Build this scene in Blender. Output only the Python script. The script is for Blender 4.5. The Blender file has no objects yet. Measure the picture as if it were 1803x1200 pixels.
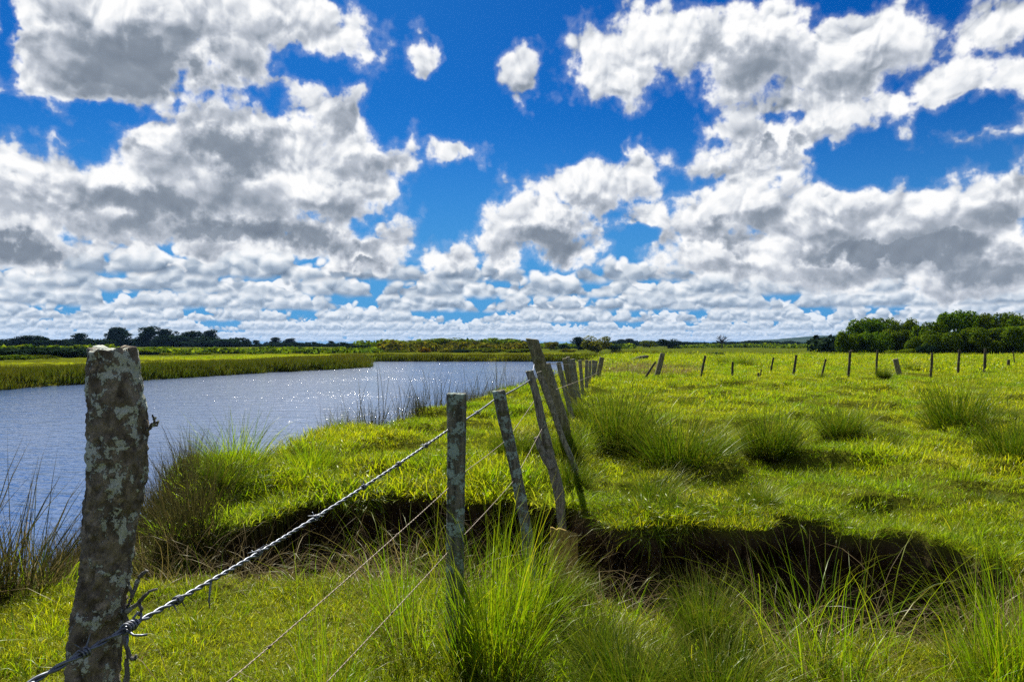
import bpy, math, random
import numpy as np
from mathutils import Vector, Matrix

R = math.radians
scene = bpy.context.scene
COL = scene.collection
F_PX = 1302.0            # focal length in photo pixels (photo is 1803 px wide)
HOR = 606.0              # horizon row in the photo
CAM_Z = 1.5
rng = np.random.default_rng(7)
random.seed(7)

# ------------------------------------------------------------------ helpers
def at_depth(px, py, d):
    return Vector(((px - 901.5) / F_PX * d, d, CAM_Z - (py - HOR) / F_PX * d))

def tag(o, label=None, cat=None, group=None, kind=None):
    if label: o['label'] = label
    if cat: o['category'] = cat
    if group: o['group'] = group
    if kind: o['kind'] = kind
    return o

def empty(name, loc, label, cat, group=None):
    o = bpy.data.objects.new(name, None)
    o.empty_display_size = 0.2
    o.location = loc
    COL.objects.link(o)
    return tag(o, label, cat, group)

def mesh_np(name, verts, faces, mat=None, smooth=False, attrs=None, uv=None):
    """verts (N,3); faces (M,k) array of one k, or a list of such arrays"""
    me = bpy.data.meshes.new(name)
    fl = faces if isinstance(faces, list) else [faces]
    fl = [np.asarray(f, dtype=np.int64) for f in fl if len(f)]
    me.vertices.add(len(verts))
    me.vertices.foreach_set('co', np.ascontiguousarray(verts, dtype=np.float32).ravel())
    nl = sum(f.size for f in fl); nf = sum(len(f) for f in fl)
    me.loops.add(nl); me.polygons.add(nf)
    me.loops.foreach_set('vertex_index', np.concatenate([f.ravel() for f in fl]).astype(np.int32))
    tot = np.concatenate([np.full(len(f), f.shape[1]) for f in fl]).astype(np.int32)
    st = np.concatenate([[0], np.cumsum(tot)[:-1]]).astype(np.int32)
    me.polygons.foreach_set('loop_start', st)
    me.polygons.foreach_set('loop_total', tot)
    if smooth:
        me.polygons.foreach_set('use_smooth', np.ones(nf, dtype=bool))
    if attrs:
        for k, a in attrs.items():
            at = me.attributes.new(k, 'FLOAT', 'POINT')
            at.data.foreach_set('value', np.ascontiguousarray(a, dtype=np.float32))
    me.update(calc_edges=True)
    me.validate()
    if mat: me.materials.append(mat)
    return me

def link(name, me, parent=None, loc=None, M=None):
    o = bpy.data.objects.new(name, me)
    COL.objects.link(o)
    if parent: o.parent = parent
    if loc is not None: o.location = loc
    if M is not None: o.matrix_local = M
    return o

# numpy value noise -----------------------------------------------------------
def _hash(ix, iy, iz, seed):
    h = (ix.astype(np.int64) * 374761393 + iy.astype(np.int64) * 668265263 + iz.astype(np.int64) * 2147483647 + seed * 1274126177) & 0xFFFFFFFF
    h = ((h ^ (h >> 13)) * 1274126177) & 0xFFFFFFFF
    h = ((h ^ (h >> 16)) * 2246822519) & 0xFFFFFFFF
    return ((h ^ (h >> 15)) & 0xFFFFFF) / float(0xFFFFFF)

def vnoise(x, y, z=None, seed=0):
    x = np.asarray(x, float); y = np.asarray(y, float)
    z = np.zeros_like(x) if z is None else np.asarray(z, float)
    ix = np.floor(x); iy = np.floor(y); iz = np.floor(z)
    fx = x - ix; fy = y - iy; fz = z - iz
    fx = fx * fx * (3 - 2 * fx); fy = fy * fy * (3 - 2 * fy); fz = fz * fz * (3 - 2 * fz)
    r = 0
    for dx in (0, 1):
        wx = fx if dx else 1 - fx
        for dy in (0, 1):
            wy = fy if dy else 1 - fy
            for dz in (0, 1):
                wz = fz if dz else 1 - fz
                r = r + wx * wy * wz * _hash(ix + dx, iy + dy, iz + dz, seed)
    return r

def fbm(x, y, z=None, oct=4, seed=0, rough=0.5):
    a = 1.0; s = 0.0; t = 0.0; f = 1.0
    for k in range(oct):
        s = s + a * vnoise(x * f, y * f, None if z is None else z * f, seed + k * 17)
        t += a; a *= rough; f *= 2.03
    return s / t

def sstep(a, b, x):
    t = np.clip((x - a) / (b - a), 0, 1)
    return t * t * (3 - 2 * t)

# node helpers ----------------------------------------------------------------
class NT:
    def __init__(self, tree): self.t = tree
    def node(self, typ, **kw):
        n = self.t.nodes.new(typ)
        for k, v in kw.items(): setattr(n, k, v)
        return n
    def set(self, sock, v):
        if isinstance(v, bpy.types.NodeSocket): self.t.links.new(v, sock)
        elif v is not None: sock.default_value = v
    def m(self, op, a, b=None, c=None, clamp=False):
        n = self.node('ShaderNodeMath', operation=op, use_clamp=clamp)
        self.set(n.inputs[0], a)
        if b is not None: self.set(n.inputs[1], b)
        if c is not None: self.set(n.inputs[2], c)
        return n.outputs[0]
    def vm(self, op, a, b=None, scale=None):
        n = self.node('ShaderNodeVectorMath', operation=op)
        self.set(n.inputs[0], a)
        if b is not None: self.set(n.inputs[1], b)
        if scale is not None: self.set(n.inputs['Scale'], scale)
        return n.outputs['Value'] if op in ('LENGTH', 'DOT_PRODUCT', 'DISTANCE') else n.outputs['Vector']
    def mix(self, f, a, b, blend='MIX'):
        n = self.node('ShaderNodeMix', data_type='RGBA', blend_type=blend)
        self.set(n.inputs[0], f); self.set(n.inputs[6], a); self.set(n.inputs[7], b)
        return n.outputs[2]
    def noise(self, vec, scale, detail=4, rough=0.5, dist=0.0, dim='3D', out=0, lac=2.0):
        n = self.node('ShaderNodeTexNoise', noise_dimensions=dim)
        if vec is not None: self.set(n.inputs['Vector'], vec)
        n.inputs['Scale'].default_value = scale; n.inputs['Detail'].default_value = detail
        n.inputs['Roughness'].default_value = rough; n.inputs['Distortion'].default_value = dist
        n.inputs['Lacunarity'].default_value = lac
        return n.outputs[out]
    def voro(self, vec, scale, feature='F1', smooth=0.5, dim='3D', out='Distance', rnd=1.0):
        n = self.node('ShaderNodeTexVoronoi', voronoi_dimensions=dim, feature=feature)
        if vec is not None: self.set(n.inputs['Vector'], vec)
        n.inputs['Scale'].default_value = scale
        n.inputs['Randomness'].default_value = rnd
        if feature == 'SMOOTH_F1': n.inputs['Smoothness'].default_value = smooth
        return n.outputs[out]
    def ss(self, x, a, b, to0=0.0, to1=1.0):
        n = self.node('ShaderNodeMapRange', interpolation_type='SMOOTHSTEP')
        self.set(n.inputs[0], x); self.set(n.inputs[1], a); self.set(n.inputs[2], b)
        n.inputs[3].default_value = to0; n.inputs[4].default_value = to1
        return n.outputs[0]
    def lin(self, x, a, b, to0=0.0, to1=1.0):
        n = self.node('ShaderNodeMapRange')
        self.set(n.inputs[0], x); self.set(n.inputs[1], a); self.set(n.inputs[2], b)
        n.inputs[3].default_value = to0; n.inputs[4].default_value = to1
        return n.outputs[0]
    def comb(self, x, y, z=0.0):
        n = self.node('ShaderNodeCombineXYZ')
        self.set(n.inputs[0], x); self.set(n.inputs[1], y); self.set(n.inputs[2], z)
        return n.outputs[0]
    def ramp(self, f, stops):
        n = self.node('ShaderNodeValToRGB')
        e = n.color_ramp.elements
        while len(e) < len(stops): e.new(0.5)
        for k, (p, c) in enumerate(stops):
            e[k].position = p; e[k].color = (*c, 1)
        self.set(n.inputs[0], f)
        return n.outputs[0]
    def attr(self, name):
        n = self.node('ShaderNodeAttribute'); n.attribute_name = name
        return n.outputs['Fac']

def new_mat(name):
    m = bpy.data.materials.new(name); m.use_nodes = True
    m.node_tree.nodes.clear()
    nt = NT(m.node_tree)
    out = nt.node('ShaderNodeOutputMaterial')
    return m, nt, out

def rgba(c): return (c[0], c[1], c[2], 1.0)

# ------------------------------------------------------------------ camera, sun
cam = bpy.data.cameras.new('camera')
cam.sensor_width = 36.0
cam.lens = 36.0 * F_PX / 1803.0
cam.clip_start = 0.05
cam.clip_end = 20000
co = bpy.data.objects.new('camera', cam)
COL.objects.link(co)
co.location = (0, 0, CAM_Z)
co.rotation_euler = (R(90) + math.atan((HOR - 600) / F_PX), 0, 0)
scene.camera = co

SUN_AZ = R(-17.0)        # from +Y towards +X (negative: left of the view)
SUN_EL = R(44.0)
S = Vector((math.sin(SUN_AZ) * math.cos(SUN_EL), math.cos(SUN_AZ) * math.cos(SUN_EL), math.sin(SUN_EL)))
sl = bpy.data.lights.new('sun', 'SUN')
sl.energy = 5.0
sl.angle = R(0.5)
sl.color = (1.0, 0.95, 0.86)
so = bpy.data.objects.new('sun', sl)
COL.objects.link(so)
so.rotation_euler = (-S).to_track_quat('-Z', 'Y').to_euler()
so.location = (0, 0, 40)

scene.view_settings.view_transform = 'Standard'
scene.view_settings.look = 'None'
scene.view_settings.exposure = 1.1
scene.view_settings.gamma = 1.0
scene.view_settings.use_curve_mapping = False
scene.render.engine = 'CYCLES'
cy = scene.cycles
cy.max_bounces = 6
cy.diffuse_bounces = 3
cy.glossy_bounces = 2
cy.transmission_bounces = 3
cy.transparent_max_bounces = 6
cy.caustics_reflective = False
cy.caustics_refractive = False
cy.use_denoising = False
cy.denoiser = "OPENIMAGEDENOISE"
cy.denoising_input_passes = "RGB_ALBEDO_NORMAL"
cy.denoising_prefilter = "ACCURATE"
cy.sample_clamp_indirect = 4.0
# ------------------------------------------------------------------ sky with clouds
EXPO = 2 ** scene.view_settings.exposure
def build_world():
    w = bpy.data.worlds.new('World'); scene.world = w; w.use_nodes = True
    w.node_tree.nodes.clear()
    n = NT(w.node_tree)
    out = n.node('ShaderNodeOutputWorld')
    tc = n.node('ShaderNodeTexCoord')
    D = tc.outputs['Generated']
    sx = n.node('ShaderNodeSeparateXYZ'); n.set(sx.inputs[0], D)
    X, Y, Z = sx.outputs
    az = n.m('ARCTAN2', X, Y)
    hyp = n.m('SQRT', n.m('ADD', n.m('MULTIPLY', X, X), n.m('MULTIPLY', Y, Y)))
    el = n.m('ARCTAN2', Z, hyp)
    K = 13.02
    U = n.m('MULTIPLY', az, K); V = n.m('MULTIPLY', el, K)
    P = n.comb(U, V, 0.0)

    sky = n.node('ShaderNodeTexSky'); sky.sky_type = 'NISHITA'; sky.sun_disc = False
    sky.sun_elevation = SUN_EL; sky.sun_rotation = SUN_AZ
    sky.altitude = 0; sky.air_density = 1.0; sky.dust_density = 0.3; sky.ozone_density = 3.0
    skyc = sky.outputs[0]
    hs = n.node('ShaderNodeHueSaturation')
    hs.inputs['Saturation'].default_value = 1.5
    hs.inputs['Value'].default_value = SKY_VALUE
    n.set(hs.inputs['Color'], skyc)
    skyc = n.vm('MULTIPLY', hs.outputs[0], (0.10, 0.52, 0.86))

    def conv(px, py):
        dx = px - 901.5; dy = HOR - py
        return (math.atan(dx / F_PX) * K, math.atan2(dy, math.hypot(F_PX, dx)) * K)

    BL = [ # px, py, rx, ry    (directions of the big cumulus lumps)
     (330,30,300,110),(170,105,165,95),(55,130,75,60),(480,45,170,75),(60,40,60,70),
     (430,300,220,120),(600,165,85,75),(655,255,78,72),(640,110,40,30),(330,250,150,85),(205,225,55,35),(120,335,130,62),(30,385,90,55),
     (560,335,135,70),(420,405,260,48),(230,355,160,75),(640,330,60,40),
     (50,440,130,34),
     (650,440,85,42),(690,408,40,34),(790,452,55,40),(600,472,90,18),
     (1020,330,110,52),(1110,325,48,48),(950,395,100,65),(1000,435,100,45),(1112,258,20,28),(1145,395,55,50),(880,440,48,40),
     (1180,95,190,85),(1075,135,100,45),(1310,80,120,75),(1250,150,150,42),(1530,90,105,70),(1450,110,80,60),(1370,30,50,40),
     (1385,180,85,48),(1330,240,140,55),(1260,280,80,40),(1450,205,90,40),(1555,195,110,30),(1680,150,105,38),(1760,165,80,32),
     (1250,380,85,55),(1330,345,100,55),(1450,390,130,75),(1600,375,150,75),(1740,330,105,85),(1790,270,60,60),(1700,430,170,60),
     (1500,450,220,55),(1300,440,160,55),(1450,305,40,25),
     (915,130,38,46),(800,272,56,20),(745,92,26,28),(1770,35,65,50),(8,265,20,22),(105,238,30,18),(775,365,28,9),
     (1560,485,200,26),(1740,490,150,36)]
    HOLES = [(565,118,62,26),(690,180,34,60),(45,212,95,24),(170,196,50,14),(1570,282,120,30),(1700,212,90,20),(1130,415,28,16),(1190,215,60,60),(780,370,60,40),(545,462,26,10),(1480,262,50,12),(5,40,14,60)]
    DK = [(290,125,190,65,.9),(480,70,110,45,.35),(400,262,110,45,.75),(250,355,110,38,.75),(470,415,215,42,.95),(225,235,40,22,.6),
          (560,250,60,35,.35),(60,452,125,24,.9),(660,470,70,16,.7),(350,485,70,26,.7),
          (970,430,90,42,.85),(1010,360,70,18,.3),(1150,455,60,22,.6),(1290,125,150,52,.6),(1120,150,90,30,.25),(1540,120,70,35,.3),
          (1370,256,75,17,.75),(1570,445,190,28,.85),(1280,415,90,24,.65),(1740,470,110,40,.7),(1500,400,90,30,.4),(1650,395,120,30,.35),(1350,395,60,25,.4),
          (620,300,50,25,.45),(20,345,60,35,.5)]

    def fvoro(vec, scale, detail, rough=0.5):
        nn = n.node('ShaderNodeTexVoronoi', voronoi_dimensions='2D', feature='F1')
        nn.normalize = True
        n.set(nn.inputs['Vector'], vec)
        nn.inputs['Scale'].default_value = scale; nn.inputs['Detail'].default_value = detail
        nn.inputs['Roughness'].default_value = rough; nn.inputs['Lacunarity'].default_value = 2.3
        d = nn.outputs['Distance']
        return n.m('MULTIPLY', d, n.m('MULTIPLY', d, 1.6))
    def warp(vec, scale, det, amt):
        c = n.noise(vec, scale, det, 0.55, dim='2D', out=1)
        return n.vm('ADD', vec, n.vm('SCALE', n.vm('SUBTRACT', c, (.5, .5, .5)), scale=amt))
    # billows: domes meeting in creases, warped so that no two are alike
    def puff(vec):
        b1 = fvoro(warp(vec, 1.9, 3, 0.34), 1.05, 0.0, 0.45)
        b2 = fvoro(warp(vec, 5.0, 3, 0.12), 2.7, 1.0, 0.55)
        return b1, b2
    Lv = (-0.045, 0.13, 0.0)
    Pq = warp(P, 0.7, 1, 0.5)
    p1, p2 = puff(Pq)
    PL = n.vm('ADD', Pq, Lv)
    q1, q2 = puff(PL)
    fine = n.noise(P, 4.6, 6, 0.55, dim='2D')
    mid = n.noise(P, 1.5, 4, 0.55, dim='2D')
    Pw = warp(warp(P, 0.9, 2, 0.36), 2.8, 3, 0.32)
    def lumps(Pin):
        acc = None
        for (px, py, rx, ry) in BL:
            cu, cv = conv(px, py)
            mad = n.node('ShaderNodeVectorMath', operation='MULTIPLY_ADD')
            kx, ky = 100.0 / rx, 100.0 / ry
            n.set(mad.inputs[0], Pin); mad.inputs[1].default_value = (kx, ky, 0); mad.inputs[2].default_value = (-cu * kx, -cv * ky, 0)
            d = n.vm('LENGTH', mad.outputs[0])
            g = min(1.0, 0.30 + ry / 100.0)
            h = n.m('MULTIPLY_ADD', d, -g, g)
            acc = h if acc is None else n.m('SMOOTH_MAX', acc, h, 0.16)
        return acc
    acc = lumps(Pw)
    big = n.m('SUBTRACT', acc, lumps(n.vm('ADD', Pw, (-0.08, 0.30, 0))))
    for (px, py, rx, ry) in HOLES:
        cu, cv = conv(px, py)
        mad = n.node('ShaderNodeVectorMath', operation='MULTIPLY_ADD')
        kx, ky = 100.0 / rx, 100.0 / ry
        n.set(mad.inputs[0], Pw); mad.inputs[1].default_value = (kx, ky, 0); mad.inputs[2].default_value = (-cu * kx, -cv * ky, 0)
        acc = n.m('MINIMUM', acc, n.m('MULTIPLY_ADD', n.vm('LENGTH', mad.outputs[0]), 0.5, -0.55))
    h0 = n.m('MULTIPLY_ADD', n.m('SUBTRACT', mid, 0.5), 0.9, n.m('SUBTRACT', acc, 0.20))
    h0 = n.m('MULTIPLY_ADD', n.m('SUBTRACT', fine, 0.5), 0.36, h0)
    h0 = n.m('MULTIPLY_ADD', n.m('SUBTRACT', 0.36, p1), 0.55, h0)
    h0 = n.m('MULTIPLY_ADD', n.m('SUBTRACT', 0.36, p2), 0.28, h0)
    front = n.ss(Y, 0.15, 0.45)      # the listed lumps stand ahead; elsewhere a plain scatter of clouds
    sc = n.noise(n.vm('MULTIPLY', P, (0.35, 0.5, 1)), 1.0, 6, 0.58, dim='2D')
    sc = n.m('MULTIPLY', n.m('SUBTRACT', sc, 0.52), 3.0)
    hi = n.ss(V, 6.2, 7.5)
    oth = n.m('MAXIMUM', n.m('SUBTRACT', 1.0, front), hi)
    h0 = n.m('ADD', n.m('MULTIPLY', h0, n.m('SUBTRACT', 1.0, oth)), n.m('MULTIPLY', sc, oth))
    oth_in = n.m('SUBTRACT', 1.0, oth)
    alpha = n.ss(h0, -0.05, 0.22)
    alpha = n.m('MAXIMUM', alpha, n.ss(h0, -0.20, 0.16, 0.0, 0.20))
    emb = n.m('MULTIPLY', n.m('SUBTRACT', q1, p1), E1)
    emb = n.m('MULTIPLY_ADD', n.m('SUBTRACT', q2, p2), E2, emb)
    emb = n.m('MULTIPLY_ADD', n.m('SUBTRACT', 0.22, p1), 0.30, emb)
    # grey undersides
    Pd = warp(P, 2.0, 4, 1.0)
    dk = None
    for (px, py, rx, ry, s) in DK:
        cu, cv = conv(px, py)
        mad = n.node('ShaderNodeVectorMath', operation='MULTIPLY_ADD')
        kx, ky = 100.0 / rx, 100.0 / ry
        n.set(mad.inputs[0], Pd); mad.inputs[1].default_value = (kx, ky, 0); mad.inputs[2].default_value = (-cu * kx, -cv * ky, 0)
        g = n.ss(n.vm('LENGTH', mad.outputs[0]), 1.35, 0.3, 0.0, s)
        dk = g if dk is None else n.m('SMOOTH_MAX', dk, g, 0.1)
    belly = n.ss(big, 0.16, -0.34, 0.0, 0.62)
    depth = n.ss(h0, 0.05, 0.55)                     # thin rims stay bright
    dk = n.m('MULTIPLY', n.m('SMOOTH_MAX', dk, n.m('MULTIPLY', belly, oth_in), 0.15), n.m('MULTIPLY_ADD', depth, 0.75, 0.25))
    dk = n.m('MULTIPLY', dk, 1.35, clamp=True)
    emb = n.m('MAXIMUM', n.m('MULTIPLY', emb, 0.80), emb)
    emb = n.m('MULTIPLY', emb, n.m('MULTIPLY_ADD', dk, -0.72, 1.0))
    lit = n.m('ADD', 0.87, emb)
    lit = n.m('MULTIPLY_ADD', dk, -0.62, lit)
    lit = n.m('MAXIMUM', n.m('MINIMUM', lit, 1.0), 0.0)
    ccol = n.ramp(lit, [(0.0, (0.13, 0.165, 0.22)), (0.35, (0.27, 0.315, 0.38)), (0.62, (0.53, 0.57, 0.64)), (0.82, (0.82, 0.845, 0.88)), (1.0, (1.0, 1.0, 1.0))])

    # ---- the far, low deck of small clouds towards the horizon
    # banks of flat-based cumulus standing one behind the other: (base row, height in px, offset, cover, fading)
    rows = [(600, 14, 5.3, .22, .80), (592, 16, 1.7, .27, .66), (581, 24, 9.1, .32, .48), (565, 32, 4.4, .34, .34), (544, 44, 7.7, .35, .20), (519, 56, 2.9, .36, .08), (492, 64, 6.2, .40, .0)]
    Pw2 = warp(P, 5.0, 2, 0.06)
    def bank(base, hpx, off, cover, fade):
        v0 = (HOR - base) / 100.0; h = hpx / 100.0
        sc = n.comb(n.m('MULTIPLY_ADD', U, 0.36 / h, off), off * 3.1, 0.0)
        prof = n.noise(sc, 1.0, 2, 0.55, dim='2D')
        top = n.m('MULTIPLY', n.m('SUBTRACT', prof, cover), 4.0 * h)
        Q = n.vm('ADD', n.vm('MULTIPLY', Pw2, (1.25 / h, 1.6 / h, 0)), (off * 5.0, off, 0))
        Q = warp(Q, 1.1, 1, 0.4)
        e0 = fvoro(Q, 1.0, 1.2, 0.55); e1 = fvoro(n.vm('ADD', Q, (-0.10, 0.26, 0)), 1.0, 1.2, 0.55)
        y = n.m('SUBTRACT', V, v0)
        pf = n.m('MULTIPLY', n.m('SUBTRACT', 0.28, e0), 1.5)
        up = n.m('ADD', n.m('DIVIDE', n.m('SUBTRACT', top, y), h), pf)
        dn = n.m('ADD', n.m('DIVIDE', n.m('ADD', y, 0.10 * h), 0.40 * h), n.m('MULTIPLY', pf, 0.5))
        al = n.m('MULTIPLY', n.ss(up, 0.0, 0.22), n.ss(dn, -0.1, 0.45))
        t = n.ss(n.m('DIVIDE', y, h), -0.05, 0.75)
        lit = n.m('MULTIPLY_ADD', n.m('SUBTRACT', e1, e0), 1.7, n.m('MULTIPLY_ADD', t, 0.60, 0.34), clamp=True)
        cc = n.ramp(lit, [(0.0, (0.17, 0.235, 0.33)), (0.35, (0.33, 0.41, 0.52)), (0.65, (0.68, 0.74, 0.81)), (0.92, (0.98, 0.99, 1.0))])
        return al, n.mix(fade * 0.75, cc, rgba((0.50, 0.63, 0.80)))
    BANKS = [bank(*r) for r in rows]

    EX = 1.0 / EXPO
    skyc = n.mix(n.ss(V, 4.2, 0.2, 0.0, 0.85), skyc, rgba([x * EX / SKY_STRENGTH for x in (0.085, 0.32, 0.70)]))
    skyd = n.vm('SCALE', skyc, scale=1.0)
    c1 = skyd
    for al, cc in BANKS:
        c1 = n.mix(al, c1, n.vm('SCALE', cc, scale=EX / SKY_STRENGTH))
    c2 = n.mix(alpha, c1, n.vm('SCALE', ccol, scale=EX / SKY_STRENGTH))
    # thin milky air right over the horizon
    milk = n.ss(V, 0.45, -0.1, 0.0, 0.4)
    c3 = n.mix(milk, c2, rgba([x * EX / SKY_STRENGTH for x in (0.50, 0.63, 0.82)]))
    bg = n.node('ShaderNodeBackground')
    n.set(bg.inputs[0], c3); bg.inputs[1].default_value = SKY_STRENGTH
    w.node_tree.links.new(bg.outputs[0], out.inputs[0])
    w.cycles.sampling_method = 'MANUAL'
    w.cycles.sample_map_resolution = 512
E1, E2, E3 = 2.0, 0.95, 0.7
SKY_STRENGTH = 0.06
SKY_VALUE = 0.66
build_world()
# ------------------------------------------------------------------ terrain
WATER_Z = -1.1
NEAR_BANK = [(-9.0,-40),(-5.5,-12),(-4.2,0),(-3.5,2.5),(-3.05,4.2),(-2.55,4.9),(-2.35,5.9),(-3.0,7.0),(-3.5,8.3),(-3.1,10),(-2.75,11.5),
             (-1.8,15.6),(-0.5,21.5),(1.4,26.4),(3.5,40),(6.6,57),(11.5,90),(17,104),(60,112)]
FAR_BANK = [(60,124),(14,114),(-22,113),(-20.5,98),(-18.5,90),(-17,84),(-19.5,76),(-23.5,68),(-27,55),(-30,43),(-31.5,34),(-36,10),(-44,-40)]
RIVER = np.array(NEAR_BANK + FAR_BANK, float)
FAR_E = np.array([(-2.9,5.7),(-2.2,6.1),(-1.97,7.0),(-1.16,7.4),(-0.6,7.3),(-0.2,7.0),(0.1,7.2),(0.32,6.9),(0.5,6.3),(0.95,6.05),(1.87,5.95),(2.5,5.8),(2.9,5.35),(3.15,4.95),(3.3,4.6)])
NEAR_E = np.array([(-3.0,4.45),(-1.85,4.65),(-0.74,4.72),(0.0,4.5),(0.4,4.2),(1.15,3.85),(1.9,3.62),(2.6,3.75),(3.1,4.3),(3.3,5.0)])

def river_sd(x, y):
    """signed distance to the river outline, positive on the water side"""
    P = RIVER; n = len(P)
    d2 = np.full(x.shape, 1e18); ins = np.zeros(x.shape, bool)
    for i in range(n):
        ax, ay = P[i]; bx, by = P[(i + 1) % n]
        ex, ey = bx - ax, by - ay
        t = np.clip(((x - ax) * ex + (y - ay) * ey) / (ex * ex + ey * ey), 0, 1)
        d2 = np.minimum(d2, (x - ax - t * ex) ** 2 + (y - ay - t * ey) ** 2)
        c = ((ay > y) != (by > y))
        xi = ax + (y - ay) * ex / (ey if abs(ey) > 1e-9 else 1e-9)
        ins ^= c & (x < xi)
    d = np.sqrt(d2)
    return np.where(ins, d, -d)

def gully(x, y):
    """how deep inside the washed-out hollow: (distance to far lip, distance to near lip, inside?)"""
    nz = (fbm(x * 2.2, y * 2.2, oct=3, seed=5) - 0.5) * 0.80 + (fbm(x * 7, y * 7, oct=2, seed=15) - 0.5) * 0.10
    fe = np.interp(x, FAR_E[:, 0], FAR_E[:, 1]) + nz
    ne = np.interp(x, NEAR_E[:, 0], NEAR_E[:, 1]) + nz * 0.6
    ok = (x > -2.95) & (x < 3.3)
    return np.where(ok, fe - y, -9), np.where(ok, y - ne, -9)

def terrain(x, y):
    x = np.asarray(x, float); y = np.asarray(y, float)
    r = np.hypot(x, y)
    low = np.maximum(sstep(-9, -15, x), sstep(98, 110, y))
    z = -0.62 * low
    z = z + 0.9 * sstep(180, 420, r) * low
    # hummocks
    z = z + (fbm(x * 0.12, y * 0.12, oct=3, seed=2) - 0.5) * 0.34 * sstep(8, 25, r) * (1 - 0.6 * low)
    tuft = fbm(x * 1.3, y * 1.3, oct=3, seed=3)
    z = z + sstep(0.46, 0.70, tuft) * 0.19 * sstep(4.8, 9, r) * (1 - sstep(90, 160, r))
    z = z + (fbm(x * 3.1, y * 3.1, oct=3, seed=4) - 0.5) * 0.07 * (1 - sstep(40, 80, r))
    # gentle rise under the fence
    fx = -0.27 + 0.122 * (y - 3.55)
    z = z + 0.16 * np.exp(-((x - fx) / 0.6) ** 2) * sstep(7.6, 9, y) * (1 - sstep(35, 60, y))
    df, dn = gully(x, y)
    wall = sstep(0.0, 0.17, df) * sstep(0.0, 0.45, dn)
    floor = -0.92 - 0.5 * sstep(-1.2, -2.8, x) + (fbm(x * 5, y * 5, oct=3, seed=9) - 0.5) * 0.22
    rr = fbm(x * 9, y * 9, oct=3, seed=11)
    z = z * (1 - wall) + floor * wall + (rr - 0.5) * 0.10 * wall
    lip = np.exp(-((df + 0.18) / 0.22) ** 2) * (dn > -0.2)
    z = z + 0.05 * lip
    sd = river_sd(x, y) + (fbm(x * 0.9, y * 0.9, oct=3, seed=21) - 0.5) * 0.7
    near = (1 - low)
    k = sstep(-0.15, 1.0, sd) * near + sstep(-0.6, 0.9, sd) * (1 - near)
    z = z * (1 - k) + np.minimum(z, -1.45) * k
    return z

def soil_amount(x, y):
    df, dn = gully(x, y)
    g = sstep(0.0, 0.04, df) * sstep(0.02, 0.25, dn)
    sd = river_sd(x, y)
    return np.maximum(g, sstep(0.3, 0.7, sd))

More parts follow.
